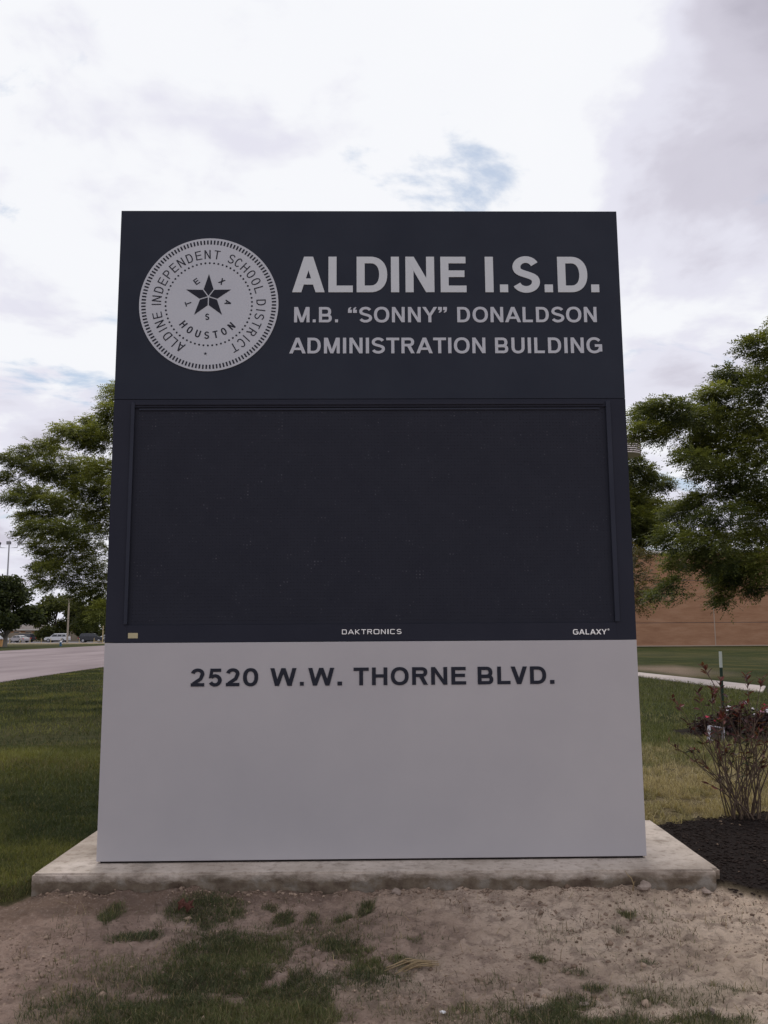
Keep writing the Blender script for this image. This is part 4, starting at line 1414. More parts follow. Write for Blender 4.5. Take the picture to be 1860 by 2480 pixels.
def sprays(P, D, length, leaf, g, ca, cb, clump):
    """compound leaves: a rib with leaflets on alternate sides"""
    n_ = len(P)
    D = D / np.linalg.norm(D, axis=1)[:, None]
    upv = np.tile([0, 0, 1.0], (n_, 1)) + g.normal(0, 0.35, (n_, 3))
    S = np.cross(D, upv)
    S /= np.linalg.norm(S, axis=1)[:, None]
    Nn = np.cross(S, D)
    Ls = (length * g.uniform(0.6, 1.25, n_))[:, None]
    Vs = []
    Cs = []
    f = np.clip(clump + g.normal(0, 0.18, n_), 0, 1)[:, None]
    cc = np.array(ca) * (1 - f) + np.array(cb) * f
    for t_, sg_ in SPRAY:
        o_ = P + D * Ls * t_ - np.array([0, 0, 1.0]) * (t_ ** 2) * Ls * 0.30
        ld = D * (0.55 if sg_ else 1.0) + S * sg_ * 0.85 + Nn * g.normal(-0.12, 0.28, (n_, 1)) - np.array([0, 0, 0.18])
        ld /= np.linalg.norm(ld, axis=1)[:, None]
        ls = np.cross(ld, Nn + g.normal(0, 0.3, (n_, 3)))
        ls /= np.linalg.norm(ls, axis=1)[:, None]
        sz_ = (leaf * g.uniform(0.7, 1.3, n_))[:, None]
        Vs.append(np.stack([o_, o_ + ld * sz_ * 0.45 + ls * sz_ * 0.2, o_ + ld * sz_, o_ + ld * sz_ * 0.45 - ls * sz_ * 0.2], 1))
        Cs.append(np.repeat((cc * g.uniform(0.8, 1.2, (n_, 1)))[:, None], 4, 1))
    V = np.concatenate(Vs).reshape(-1, 3)
    Cc = np.concatenate(Cs).reshape(-1, 3)
    return V, np.arange(len(V)).reshape(-1, 4), Cc


def fine_tree(name, label, base_, top, pads, seed, trunk_r, ca, cb, dens=1500, length=0.30, leaf=0.07, bark='bark', twigs=3, group=None):
    g = np.random.default_rng(seed)
    root = empty(name, base_)
    tag(root, label, 'tree', group)
    B = np.array(base_)
    tp_ = np.array(top)
    T = Tubes()
    zs = np.linspace(0, 1, 10)
    trunk = [(tp_ - B) * q + np.array([0.12 * math.sin(q * 5 + seed), 0.1 * math.cos(q * 4), 0]) * q for q in zs]
    trunk[0] = np.array([0, 0, -0.15])
    T.add(trunk, [trunk_r * (1.25 if i == 0 else 1) * (1 - 0.8 * q) for i, q in enumerate(zs)], 10)
    T.build('trunk', M[bark], root)
    P, D, cl_ = [], [], []
    T = Tubes()
    nodes = [(trunk[k], trunk_r * (1 - 0.08 * k)) for k in range(2, 10)]
    axis_ = np.array([trunk[5][0], trunk[5][1]])
    for (x_, y_, z_, rx_, rz_) in sorted(pads, key=lambda q: math.hypot(q[0] - B[0] - axis_[0], q[1] - B[1] - axis_[1])):
        c_ = np.array([x_, y_, z_]) - B
        rad = np.hypot(*(c_[:2] - axis_))
        best, bc = None, 1e9
        for (q_, rr_) in nodes:
            if np.hypot(*(q_[:2] - axis_)) > rad + 0.15:
                continue
            d_c = c_ - q_
            cost = np.linalg.norm(d_c) + 0.6 * max(0, -d_c[2]) + 0.25 * np.hypot(*(q_[:2] - axis_))
            if cost < bc:
                best, bc = (q_, rr_), cost
        s0, pr = best
        dv = c_ - s0
        ctl = s0 + dv * 0.5 + np.array([0, 0, 0.10 * np.linalg.norm(dv)])
        path = [s0 * (1 - q) ** 2 + ctl * 2 * q * (1 - q) + c_ * q * q + (g.normal(0, 0.025, 3) if 0 < q < 1 else 0) for q in np.linspace(0, 1, 8)]
        r0 = min(pr * 0.7, 0.012 + 0.012 * np.linalg.norm(dv))
        T.add(path, [r0 * (1 - 0.7 * q) + 0.003 for q in np.linspace(0, 1, 8)], 6)
        nodes += [(path[k], r0 * (1 - 0.1 * k)) for k in (3, 5, 7)]
        dv = np.array([*(c_[:2] - axis_), dv[2]])
        outd = dv * np.array([1, 1, 0])
        outd /= np.linalg.norm(outd) + 1e-6
        ry_ = max(rx_ * 1.2, 0.35)
        nb = int(np.linalg.norm(path[7] - path[3]) * dens * 0.09)
        if nb > 2:      # leafy shoots along the outer limb
            ii = g.integers(3, 7, nb)
            ff_ = g.random((nb, 1))
            pp = np.array(path)
            P.append(pp[ii] * (1 - ff_) + pp[ii + 1] * ff_ + g.normal(0, 0.07, (nb, 3)))
            D.append(outd * 0.6 + g.normal(0, 0.7, (nb, 3)) * np.array([1, 1, 0.5]))
            cl_.append(np.full(nb, 0.3))
        for k in range(twigs):
            e_ = c_ + g.normal(0, 0.4, 3) * np.array([rx_, ry_, rz_]) + outd * rx_ * 0.3
            T.add([path[5], (path[6] + e_) / 2 + g.normal(0, 0.04, 3), e_], [0.008, 0.005, 0.002], 4)
        area = rx_ * (rz_ + 0.10) * 3.14
        n_ = int(area * dens * g.uniform(0.75, 1.1)) + 12
        u = g.normal(size=(n_, 3))
        u /= np.linalg.norm(u, axis=1)[:, None]
        q = u * (g.random((n_, 1)) ** 0.45) * np.array([rx_, ry_, rz_]) * 0.9
        P.append(c_ + q - outd * length * 0.35)
        dd = outd * 0.9 + u * np.array([0.9, 0.9, 0.5]) + g.normal(0, 0.35, (n_, 3)) * np.array([1, 1, 0.5]) + np.array([0, 0, 0.12])
        D.append(dd)
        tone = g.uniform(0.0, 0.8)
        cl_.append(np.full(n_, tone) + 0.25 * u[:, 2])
    T.build('limbs', M[bark], root)
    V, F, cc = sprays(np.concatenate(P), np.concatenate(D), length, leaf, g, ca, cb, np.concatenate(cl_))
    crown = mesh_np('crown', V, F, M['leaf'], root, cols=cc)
    return root


RPADS = [(6.86,15.14,6.80,0.33,0.18),(7.14,15.45,6.70,0.15,0.11),(7.16,16.63,6.58,0.36,0.16),(6.66,16.17,6.59,0.19,0.06),(6.89,15.16,6.02,0.29,0.29),(6.26,15.86,6.11,0.31,0.12),(6.48,15.96,5.93,0.39,0.19),(5.11,15.29,5.68,0.44,0.13),(5.17,16.49,5.85,0.32,0.14),(5.37,15.20,5.54,0.37,0.16),(5.96,15.77,5.59,0.42,0.19),(4.97,16.04,5.41,0.33,0.14),(5.22,15.86,5.24,0.20,0.09),(5.54,16.18,5.50,0.27,0.13),(6.34,16.50,5.53,0.30,0.22),(6.98,16.95,5.72,0.57,0.31),(6.88,15.55,5.54,0.38,0.32),(6.13,16.31,5.18,0.32,0.16),(6.61,16.41,5.09,0.56,0.29),(6.96,15.57,4.99,0.38,0.36),(5.50,14.96,4.64,0.26,0.12),(6.02,16.98,5.16,0.12,0.05),(6.06,15.58,4.51,0.44,0.17),(6.68,15.61,4.45,0.53,0.29),(7.41,16.82,4.25,0.41,0.31),(6.54,16.18,4.22,0.35,0.12),(5.93,15.94,4.06,0.28,0.12),(5.83,16.57,3.90,0.45,0.21),(5.94,15.02,3.59,0.51,0.22),(7.21,16.43,3.71,0.40,0.36),(5.28,15.74,3.32,0.35,0.24),(5.67,15.15,3.16,0.51,0.26),(6.90,16.33,3.22,0.55,0.32),(5.74,16.90,2.97,0.23,0.23),(5.88,15.39,2.83,0.45,0.21),(6.68,16.27,2.72,0.47,0.28),(6.87,15.58,2.76,0.23,0.29),(6.54,16.50,2.52,0.30,0.21),(6.45,16.46,2.18,0.20,0.09),(5.14,15.41,2.42,0.19,0.09),(5.26,16.69,2.29,0.18,0.07),(7.08,16.33,2.36,0.20,0.09),(7.96,16.38,6.67,0.48,0.48),(8.17,16.67,5.48,0.56,0.56),(7.69,15.85,4.10,0.54,0.46),(7.78,16.54,3.15,0.48,0.48),(8.49,16.79,7.84,0.57,0.41)]
# the far side of the crown, outside the frame
for (x_, y_, z_, r_) in [(9.3, 16.0, 6.9, 0.9), (10.3, 16.8, 5.6, 1.0), (9.6, 15.2, 4.4, 0.9), (10.8, 16.0, 4.2, 0.9), (9.2, 17.6, 5.2, 0.9), (9.0, 14.6, 5.8, 0.9), (9.0, 16.4, 8.0, 0.7), (9.8, 17.0, 3.2, 0.7)]:
    RPADS.append((x_, y_, z_, r_, r_ * 0.6))
LPADS = [(-6.55,19.87,6.94,0.29,0.12),(-6.71,20.28,6.76,0.20,0.12),(-7.62,21.82,7.13,0.32,0.11),(-7.24,21.22,6.74,0.41,0.14),(-7.67,19.89,6.44,0.34,0.10),(-7.61,20.82,6.54,0.40,0.16),(-7.24,20.94,6.38,0.51,0.20),(-8.07,20.07,6.13,0.29,0.12),(-8.54,21.64,6.27,0.42,0.15),(-8.51,19.95,5.93,0.34,0.08),(-9.28,20.70,5.92,0.25,0.12),(-8.91,21.05,5.86,0.56,0.14),(-9.36,20.81,5.47,0.30,0.10),(-8.67,21.24,5.70,0.57,0.16),(-8.30,21.65,5.67,0.63,0.23),(-7.99,22.25,6.00,0.54,0.24),(-6.92,20.41,5.54,0.39,0.28),(-7.66,21.41,5.30,0.62,0.25),(-7.17,21.54,5.11,0.31,0.42),(-8.71,20.43,5.04,0.40,0.11),(-8.71,19.64,4.76,0.19,0.07),(-9.12,22.29,5.35,0.32,0.11),(-8.61,20.45,4.79,0.25,0.07),(-7.92,20.49,4.84,0.50,0.13),(-8.09,22.07,4.87,0.64,0.26),(-8.51,21.23,4.58,0.46,0.11),(-8.89,20.92,4.50,0.25,0.09),(-7.32,21.75,4.50,0.42,0.37),(-8.08,19.72,4.12,0.38,0.11),(-8.76,20.66,4.06,0.25,0.07),(-7.56,19.88,4.06,0.48,0.19),(-7.62,21.44,4.04,0.62,0.29),(-8.75,22.18,4.13,0.38,0.11),(-8.25,20.20,3.71,0.29,0.10),(-8.14,20.45,3.53,0.30,0.10),(-8.10,21.66,3.64,0.47,0.21),(-7.44,21.61,3.42,0.52,0.40),(-8.05,20.23,3.27,0.24,0.08),(-8.39,21.90,3.35,0.42,0.14),(-8.73,21.43,3.26,0.16,0.06),(-7.91,21.50,3.00,0.42,0.19),(-7.30,21.87,2.81,0.32,0.40),(-8.44,20.80,2.94,0.18,0.07),(-8.58,21.71,2.81,0.23,0.06),(-7.77,22.03,2.61,0.37,0.23),(-6.62,19.91,2.13,0.24,0.27),(-7.56,21.95,2.00,0.32,0.16),(-6.48,20.71,7.48,0.60,0.40),(-6.21,20.95,6.47,0.61,0.61),(-5.99,20.03,5.06,0.58,0.58),(-6.29,21.54,4.04,0.63,0.63),(-6.03,20.43,2.73,0.49,0.49),(-5.78,22.01,7.39,0.75,0.64),(-5.21,20.39,5.42,0.69,0.69),(-5.46,21.17,3.99,0.61,0.61)]
for (x_, y_, z_, r_) in [(-4.4, 21.4, 6.4, 0.9), (-3.8, 20.8, 5.0, 0.9), (-4.4, 22.2, 4.4, 0.9), (-5.0, 19.6, 6.6, 0.8)]:
    LPADS.append((x_, y_, z_, r_, r_ * 0.6))
BPADS = [(8.40,28.38,7.24,0.41,0.30),(8.98,28.97,6.92,0.50,0.31),(9.32,31.18,6.55,0.60,0.54),(9.97,30.32,6.83,0.47,0.23),(8.45,28.42,5.24,0.55,0.49),(9.59,29.74,5.84,0.52,0.37),(8.94,29.92,4.70,0.51,0.38),(9.06,28.67,4.85,0.50,0.36),(8.52,30.91,7.28,0.67,0.67),(7.65,28.49,5.42,0.69,0.69),(7.74,29.58,4.41,0.57,0.43),(8.4,29.6,6.1,0.7,0.5),(9.0,29.4,5.4,0.7,0.5),(8.2,29.8,3.9,0.5,0.3)]
CPADS = [(6.84,22.71,3.55,0.29,0.22),(7.03,23.18,2.68,0.22,0.16),(7.42,24.94,2.28,0.19,0.14),(7.49,24.26,3.10,0.19,0.16),(6.58,22.73,3.10,0.22,0.27),(6.92,23.79,2.59,0.21,0.23),(6.84,23.93,3.75,0.29,0.25)]
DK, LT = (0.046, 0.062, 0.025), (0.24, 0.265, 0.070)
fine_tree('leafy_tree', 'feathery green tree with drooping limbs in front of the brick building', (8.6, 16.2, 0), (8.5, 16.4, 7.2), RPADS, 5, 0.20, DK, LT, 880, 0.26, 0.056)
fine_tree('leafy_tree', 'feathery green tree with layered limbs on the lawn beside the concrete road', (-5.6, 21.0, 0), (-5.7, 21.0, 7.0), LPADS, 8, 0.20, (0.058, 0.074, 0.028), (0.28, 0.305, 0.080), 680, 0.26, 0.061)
fine_tree('leafy_tree', 'darker rounded tree behind the louvred lamp head', (8.6, 30.2, 0), (8.6, 30.0, 6.6), BPADS, 9, 0.16, (0.030, 0.040, 0.016), (0.16, 0.175, 0.046), 420, 0.40, 0.095)
fine_tree('young_tree', 'thin young tree with sparse olive brown leaves before the brick wall', (6.35, 23.2, 0), (6.9, 23.4, 3.9), CPADS, 12, 0.05, (0.06, 0.055, 0.022), (0.15, 0.12, 0.045), 240, 0.26, 0.07, 'stem', 4)


def far_tree(name, label, x_, y_, h_, r_, seed, ca, cb, leaf=0.5, n_=5200, trunk='bark', low=0.22, group=None):
    g = np.random.default_rng(seed)
    root = empty(name, (x_, y_, 0))
    tag(root, label, 'tree', group)
    T = Tubes()
    T.add([(0, 0, -0.2), (0.1, 0, h_ * 0.2), (0.0, 0.1, h_ * 0.45), (0.2, 0, h_ * 0.8)], [0.32, 0.26, 0.2, 0.06], 8)
    cs, rs, ks = [], [], []
    for k in range(32):
        a = g.uniform(0, 6.28)
        q = g.uniform(low, 0.93)
        rad = r_ * 0.72 * math.sqrt(max(0.05, 1 - ((q - 0.52) / 0.55) ** 2)) * g.uniform(0.45, 1.05)
        c_ = (rad * math.cos(a), rad * math.sin(a), h_ * q)
        cs.append(c_)
        s0 = r_ * g.uniform(0.22, 0.4)
        rs.append((s0, s0, s0 * 0.8))
        ks.append(n_ // 32)
        if k % 2 == 0:
            T.add([(0, 0, h_ * max(0.12, q - 0.3)), (c_[0] * 0.5, c_[1] * 0.5, h_ * (q - 0.1)), c_], [0.12, 0.08, 0.03], 5)
    T.build('trunk', M[trunk], root)
    V, F, cc = leaf_cloud(cs, rs, ks, leaf, ca, cb, seed + 1, 0.1, 0.55, 0.4)
    mesh_np('crown', V, F, M['leaf'], root, cols=cc)
    return root


far_tree('round_tree', 'dense dark round tree with pale trunk in front of the tall floodlight mast', -49.3, 112, 9.2, 4.6, 21, (0.020, 0.029, 0.016), (0.075, 0.092, 0.028), 0.42, 20000, 'palebark', 0.33)
BG = [(-94, 196, 9.5, 5, 'broad green tree behind the small brick house'), (-73.5, 192, 9.8, 5.5, 'olive green tree rising behind the white parked cars'),
      (-66.5, 190, 8.6, 4.5, 'light green tree standing beside the wooden utility pole'), (-60, 186, 9.4, 5, 'bushy green tree behind the black parked car'),
      (-50, 200, 10, 6, 'large green tree at the end of the car park'), (-36, 205, 11, 6, 'wide green tree at the far end of the concrete road')]
for i, (x_, y_, h_, r_, lb) in enumerate(BG):
    far_tree('background_tree', lb, x_, y_, h_, r_, 60 + i * 3, (0.032, 0.042, 0.017), (0.12, 0.13, 0.038), 0.6, 11000, 'bark', 0.12, 'trees beyond the car park')

# ================================================================== brick building
bld = empty('brick_building', (40, 87.4, 0))
tag(bld, 'long windowless reddish brick building behind the trees', 'building')
XS = [-24, -6.52, 11, 28, 45]
ZS = [(0, 2.34), (2.39, 6.62), (6.67, 9.4)]
box('wall_core', -24, 45, 0.06, 20, -0.3, 9.3, M['roof_grey'], bld)
for i in range(4):
    for z0, z1 in ZS:
        box('wall_panel', XS[i] + 0.05, XS[i + 1] - 0.05, 0, 0.0598, z0 - (0.3 if z0 == 0 else 0), z1, M['brick'], bld, 0.01)
for x_ in XS[1:4]:
    box('joint_strip', x_ - 0.0495, x_ + 0.0495, 0.01, 0.0595, -0.2, 9.3, M['caulk'], bld)
box('coping', -24.2, 45.2, -0.15, 20.2, 9.401, 9.75, M['trim_white'], bld, 0.03)
box('base_course', -24, 45, -0.06, -0.001, -0.3, 0.10, M['caulk'], bld)

# louvred lamp on a pole
lp = empty('louvred_lamp', (7.44, 26.0, 0.0))
tag(lp, 'drum-shaped white louvred lamp head high on a pole beside the sign', 'street lamp')
bm = bmesh.new()
cyl(bm, 0, 0, -0.2, 6.98, 0.075, 0.06, 14)
bm_obj('pole', bm, M['galv'], lp)
bm = bmesh.new()
cyl(bm, 0, 0, 6.99, 7.50, 0.44, 0.44, 28)
bm_obj('lamp_core', bm, M['drum_dark'], lp)
for k in range(8):
    z_ = 6.985 + k * 0.064
    if k == 5:
        continue
    bm = bmesh.new()
    cyl(bm, 0, 0, z_, z_ + 0.036, 0.545, 0.515, 32)
    bm_obj('louvre', bm, M['drum'], lp)
bm = bmesh.new()
cyl(bm, 0, 0, 7.505, 7.545, 0.545, 0.49, 32)
bm_obj('lamp_cap', bm, M['drum'], lp)

# ================================================================== floodlight mast
fm = empty('floodlight_mast', (-52.1, 118.0, 0.0))
fm.scale = (1.08, 1.08, 1.075)
tag(fm, 'tall thin mast with three floodlight heads above the dark round tree', 'street lamp')
T = Tubes()
T.add([(0, 0, -0.2), (0, 0, 6), (0, 0, 13.0)], [0.14, 0.11, 0.08], 10)
T.build('mast', M['galv'], fm)
T = Tubes()
T.add([(-1.15, 0, 13.05), (-1.1, 0, 12.62), (0, 0, 12.58), (1.05, 0, 12.62), (1.15, 0, 12.95)], [0.05] * 5, 8)
T.build('cross_arm', M['galv'], fm)
for x_, z_, rz_, ry_ in ((0, 13.25, 0, 0), (1.3, 13.2, 0.6, -0.35), (-1.3, 13.2, -0.6, 0.35)):
    bm = bmesh.new()
    vs_ = add_box(bm, -0.30, 0.30, -0.2, 0.2, -0.22, 0.22)
    for v in vs_:
        if v.co.y > 0:
            v.co.x *= 0.6
            v.co.z *= 0.6
    bmesh.ops.bevel(bm, geom=bm.edges[:], offset=0.03, segments=1, affect='EDGES')
    h_ = bm_obj('floodlight_head', bm, M['dark_metal'], fm)
    h_.location = (x_, 0, z_)
    h_.rotation_euler = (0.15, ry_, rz_)
    lens = box('lens', -0.24, 0.24, -0.212, -0.2005, -0.17, 0.17, M['galv'], h_)

# ================================================================== cars
def car(name, label, loc, rz, paint, style):
    root = empty(name, loc, rz)
    tag(root, label, 'car' if style != 'pickup' else 'pickup truck')
    if style == 'suv':
        Lc, Wc = 4.8, 1.85
        body = [(-2.40, 0.42), (-2.40, 0.98), (-2.30, 1.06), (2.28, 1.06), (1.30, 1.06), (2.22, 0.98), (2.40, 0.80), (2.40, 0.42)]
        prof = [(-2.38, 0.38), (-2.40, 0.95), (-2.30, 1.08), (1.15, 1.08), (2.15, 0.99), (2.38, 0.82), (2.40, 0.40)]
        roof = [(-2.24, 1.078), (-1.98, 1.66), (-1.6, 1.76), (0.25, 1.75), (0.55, 1.68), (1.22, 1.078)]
        wins = [(-2.0, -1.30), (-1.22, -0.32), (-0.24, 0.62)]
        wz = (1.12, 1.58)
        wr, ax_ = 0.37, (-1.45, 1.5)
    elif style == 'sedan':
        prof = [(-2.30, 0.36), (-2.32, 0.82), (-2.15, 0.96), (-1.35, 0.99), (1.0, 0.95), (2.0, 0.84), (2.26, 0.68), (2.30, 0.36)]
        roof = [(-1.72, 0.965), (-0.95, 1.36), (-0.55, 1.44), (0.25, 1.43), (0.5, 1.38), (1.25, 0.94)]
        wins = [(-1.15, -0.38), (-0.30, 0.56)]
        wz = (1.0, 1.31)
        Wc, wr, ax_ = 1.80, 0.33, (-1.38, 1.42)
    else:
        prof = [(-2.75, 0.50), (-2.78, 1.08), (-0.55, 1.10), (1.15, 1.12), (2.5, 1.04), (2.72, 0.88), (2.75, 0.5)]
        roof = [(-0.55, 1.098), (-0.45, 1.72), (-0.2, 1.80), (0.75, 1.79), (0.98, 1.72), (1.6, 1.11)]
        wins = [(-0.38, 0.32), (0.40, 1.05)]
        wz = (1.16, 1.62)
        Wc, wr, ax_ = 1.95, 0.40, (-1.75, 1.75)

    def extr(pts, w0, w1, zlo, zhi, nm, mat):
        bm = bmesh.new()
        rows = []
        for s_ in (-1, 1):
            row = []
            for (x_, z_) in pts:
                q = (z_ - zlo) / (zhi - zlo)
                row.append(bm.verts.new((x_, s_ * (w0 * (1 - q) + w1 * q) / 2, z_)))
            rows.append(row)
        n2 = len(pts)
        bm.faces.new(rows[0])
        bm.faces.new(rows[1][::-1])
        for i in range(n2):
            j = (i + 1) % n2
            bm.faces.new((rows[0][i], rows[1][i], rows[1][j], rows[0][j]))
        bmesh.ops.recalc_face_normals(bm, faces=bm.faces)
        bmesh.ops.bevel(bm, geom=bm.edges[:], offset=0.05, segments=2, affect='EDGES', clamp_overlap=True)
        return bm_obj(nm, bm, mat, root)
    extr(prof, Wc * 0.97, Wc, prof[0][1], 1.1, 'body', paint)
    extr(roof, Wc * 0.96, Wc * 0.72, roof[0][1], roof[2][1], 'cabin', paint)
    zl, zh = roof[0][1], roof[2][1]
    for s_ in (-1, 1):
        for i, (a, b_) in enumerate(wins):
            pts = [(a - (0.0 if i else 0.12), wz[0]), (b_ + (0.28 if i == len(wins) - 1 else 0), wz[0]), (b_, wz[1]), (a + (0.0 if i else 0.06), wz[1])]
            vs_ = []
            for off in (0.0, 0.03):
                for (x_, z_) in pts:
                    q = (z_ - zl) / (zh - zl)
                    vs_.append((x_, s_ * (Wc * (0.96 * (1 - q) + 0.72 * q) / 2 + 0.006 - off), z_))
            mesh_np('window', vs_, [(0, 1, 2, 3), (4, 5, 6, 7), (0, 1, 5, 4), (1, 2, 6, 5), (2, 3, 7, 6), (3, 0, 4, 7)], M['glass'], root)
        for xw in ax_:
            bm = bmesh.new()
            cyl(bm, xw, wr, s_ * (Wc / 2 - 0.11) - 0.12, s_ * (Wc / 2 - 0.11) + 0.12, wr, wr, 20, 'Y')
            wh = bm_obj('wheel', bm, M['tyre'], root)
            bm = bmesh.new()
            cyl(bm, xw, wr, s_ * (Wc / 2 + 0.013) - 0.006, s_ * (Wc / 2 + 0.013) + 0.006, wr * 0.62, wr * 0.58, 16, 'Y')
            bm_obj('rim', bm, M['hubcap'], wh)
        zt = 0.82 if style != 'sedan' else 0.74
        box('tail_light', prof[1][0] - 0.012, prof[1][0] + 0.14, s_ * (Wc / 2 - 0.10) - 0.12, s_ * (Wc / 2 - 0.10) + 0.115, zt - 0.1, zt + 0.12, M['red_lamp'], root, 0.01)
        box('head_light', prof[-1][0] - 0.20, prof[-1][0] + 0.004, s_ * (Wc / 2 - 0.16) - 0.17, s_ * (Wc / 2 - 0.16) + 0.17, zt - 0.12, zt - 0.02, M['head_lamp'], root, 0.01)
    # windscreen and rear glass
    for (p0, p1) in ((roof[-1], roof[-2]), (roof[0], roof[1])):
        n_ = Vector((p1[1] - p0[1], 0, -(p1[0] - p0[0]))).normalized()
        if (p0[0] < 0 and n_.x > 0) or (p0[0] > 0 and n_.x < 0):
            n_ = -n_
        vs_ = []
        for off in (0.012, -0.02):
            for q, f_ in ((0.12, 0.80), (0.88, 0.66)):
                for s_ in (-1, 1):
                    vs_.append((p0[0] + (p1[0] - p0[0]) * q + n_.x * off, s_ * Wc * f_ / 2, p0[1] + (p1[1] - p0[1]) * q + n_.z * off))
        mesh_np('windscreen', vs_, [(0, 1, 3, 2), (4, 5, 7, 6), (0, 1, 5, 4), (2, 3, 7, 6), (0, 2, 6, 4), (1, 3, 7, 5)], M['glass'], root)
    return root


ZL = 0.03
car('parked_car', 'silver sedan parked in front of the dark car near the round tree', (-73.0, 172, ZL), R(152), M['car_silver'], 'sedan')
car('parked_car', 'dark car with red tail lamp parked behind the silver sedan', (-75.9, 181, ZL), R(170), M['car_dark'], 'suv')
car('parked_truck', 'white pickup truck parked beside the orange box', (-74.6, 164, ZL), R(12), M['car_white'], 'pickup')
car('parked_car', 'white sport utility car parked broadside near the wooden utility pole', (-66.4, 175, ZL), R(176), M['car_white'], 'suv')
car('parked_car', 'white car half hidden behind the wooden utility pole', (-67.6, 197, ZL), R(178), M['car_white'], 'sedan')
car('parked_car', 'black sport utility car parked next to the tall yellow post', (-56.0, 165, ZL), R(4), M['car_dark'], 'suv')
car('parked_car', 'white car mostly hidden behind the black parked car', (-57.6, 180, ZL), R(5), M['car_white'], 'sedan')

# bollards, yellow post, hydrant, orange box, utility pole
bm = bmesh.new()
cyl(bm, 0, 0, -0.1, 0.86, 0.055, 0.055, 12)
g_ = bmesh.ops.create_uvsphere(bm, u_segments=12, v_segments=6, radius=0.054)
for v in g_['verts']:
    v.co.z += 0.86
bol_me = bpy.data.meshes.new('bollard')
bm.to_mesh(bol_me)
bm.free()
bol_me.materials.append(M['yellow'])
for px, lb in ((22, 'between the white pickup truck and the silver sedan'), (47, 'in front of the silver sedan'), (71, 'beside the tail of the dark car behind the sedan'),
               (98, 'alone in the gap next to the white sport utility car'), (121, 'at the nose of the white sport utility car'), (146, 'behind the blue hydrant'),
               (190, 'between the wooden pole and the black car'), (226, 'in front of the black parked car')):
    o = bpy.data.objects.new('bollard', bol_me)
    C.objects.link(o)
    o.location = ((px - 930) * 0.4786e-3 * 147.0, 147.0, 0.03)
    tag(o, 'thin yellow bollard ' + lb, 'bollard', 'yellow bollards along the car park')
yp = empty('sign_post', (-47.9, 146.5, 0.0))
tag(yp, 'tall yellow post with a crossbar at the car park edge', 'post')
bm = bmesh.new()
cyl(bm, 0, 0, -0.1, 3.0, 0.09, 0.09, 12)
bm_obj('shaft', bm, M['yellow'], yp)
box('crossbar', -1.6, -0.1, -0.04, 0.04, 0.35, 0.45, M['yellow'], yp, 0.01)
hy = empty('fire_hydrant', (-44.3, 118, 0.0))
tag(hy, 'blue fire hydrant with white cap on the grass strip beyond the road', 'hydrant')
bm = bmesh.new()
cyl(bm, 0, 0, -0.1, 0.06, 0.19, 0.19, 16)
cyl(bm, 0, 0, 0.06, 0.52, 0.13, 0.13, 16)
cyl(bm, 0, 0, 0.44, 0.52, 0.17, 0.17, 16)
bm_obj('barrel', bm, M['hyd_blue'], hy)
bm = bmesh.new()
cyl(bm, 0, 0, 0.521, 0.60, 0.165, 0.15, 16)
cyl(bm, 0, 0, 0.60, 0.72, 0.15, 0.05, 16)
cyl(bm, 0, 0, 0.72, 0.78, 0.03, 0.03, 6)
bm_obj('cap', bm, M['hyd_white'], hy)
for s_ in (-1, 1):
    bm = bmesh.new()
    cyl(bm, 0, 0.38, s_ * 0.17 - 0.05, s_ * 0.17 + 0.05, 0.06, 0.06, 12, 'X')
    bm_obj('nozzle', bm, M['hyd_white'], hy)
ob = empty('utility_box', (-52.4, 117.3, 0.0))
tag(ob, 'orange utility box standing on the grass beyond the road', 'box')
box('cabinet', -0.55, 0.45, -0.35, 0.35, -0.1, 0.84, M['orange'], ob, 0.05)
box('lid', -0.58, 0.48, -0.38, 0.38, 0.841, 0.92, M['orange'], ob, 0.03)
up_ = empty('utility_pole', (-55.2, 150, 0.0))
tag(up_, 'pale wooden utility pole rising among the car park trees', 'pole')
T = Tubes()
T.add([(0, 0, -0.3), (0, 0, 4), (0, 0, 8.2)], [0.17, 0.15, 0.12], 10)
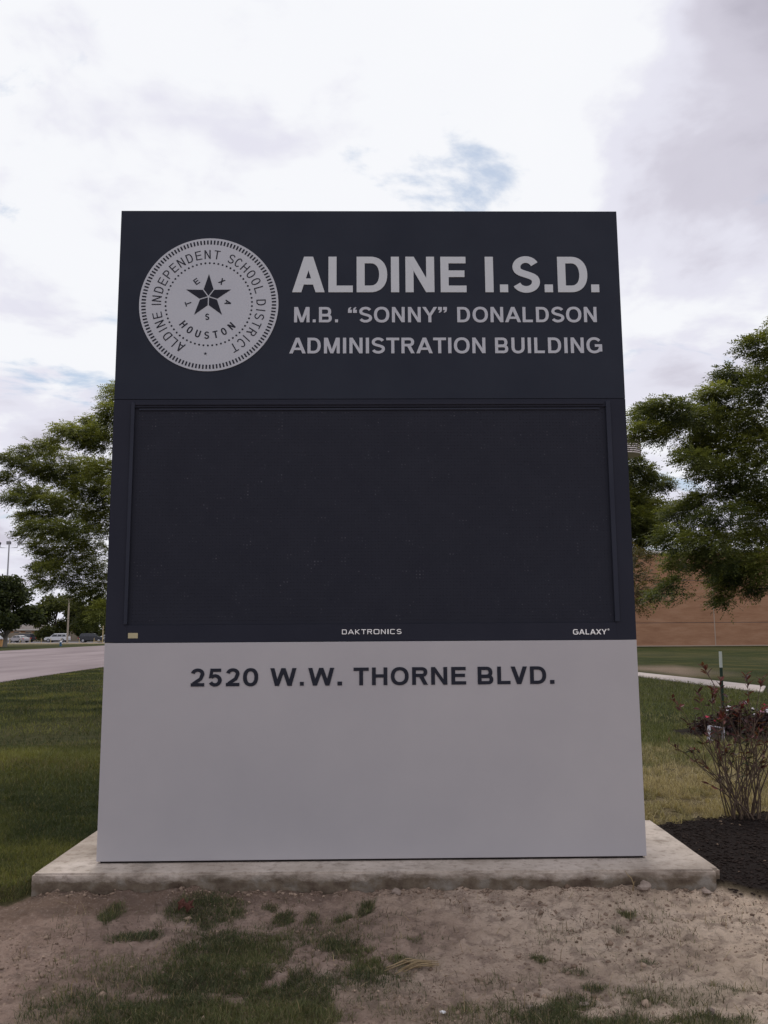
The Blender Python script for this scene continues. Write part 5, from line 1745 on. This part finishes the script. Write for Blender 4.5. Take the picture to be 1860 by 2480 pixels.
T.build('shaft', M['wood_pole'], up_)
box('cross_beam', -0.9, 0.9, -0.06, 0.06, 7.6, 7.74, M['wood_pole'], up_, 0.01)

# far houses and wall
wl = empty('boundary_wall', (-80, 203, 0))
tag(wl, 'low beige wall running behind the parked cars', 'wall')
for k in range(10):
    box('wall_bay', -30 + k * 6 + 0.02, -24 + k * 6 - 0.02, 0, 0.2, -0.2, 2.0, M['beige_wall'], wl, 0.02)
    box('pier', -30 + k * 6 - 0.2, -30 + k * 6 + 0.2, -0.1, 0.3, -0.2, 2.2, M['beige_wall'], wl, 0.02)


def house(label, x_, y_, w_, d_, h_, rh):
    root = empty('small_house', (x_, y_, 0))
    tag(root, label, 'house')
    box('wall', -w_ / 2, w_ / 2, 0, d_, -0.3, h_, M['brick'], root, 0.02)
    bm = bmesh.new()
    e_ = 0.5
    p = [bm.verts.new(q) for q in ((-w_ / 2 - e_, -e_, h_), (w_ / 2 + e_, -e_, h_), (w_ / 2 + e_, d_ + e_, h_), (-w_ / 2 - e_, d_ + e_, h_), (-w_ / 2 + d_ / 2, d_ / 2, h_ + rh), (w_ / 2 - d_ / 2, d_ / 2, h_ + rh))]
    for f in ((0, 1, 5, 4), (1, 2, 5), (2, 3, 4, 5), (3, 0, 4), (3, 2, 1, 0)):
        bm.faces.new([p[i] for i in f])
    rf = bm_obj('roof', bm, M['roof_grey'], root)
    box('fascia', -w_ / 2 - e_, w_ / 2 + e_, -e_ - 0.03, -e_ - 0.002, h_ - 0.28, h_ + 0.02, M['trim_white'], rf)
    for k in (-0.3, 0.0, 0.3):
        wd = box('window', k * w_ - 0.7, k * w_ + 0.7, -0.05, -0.002, 1.0, 2.2, M['glass'], root)
        box('frame', k * w_ - 0.8, k * w_ + 0.8, -0.04, -0.003, 2.201, 2.32, M['trim_white'], wd)


house('low brick house with white fascia behind the silver sedan', -88.5, 214, 9.5, 7, 2.9, 1.6)
house('red brick house glimpsed behind the wooden utility pole', -77.2, 216, 7, 6, 3.4, 1.6)
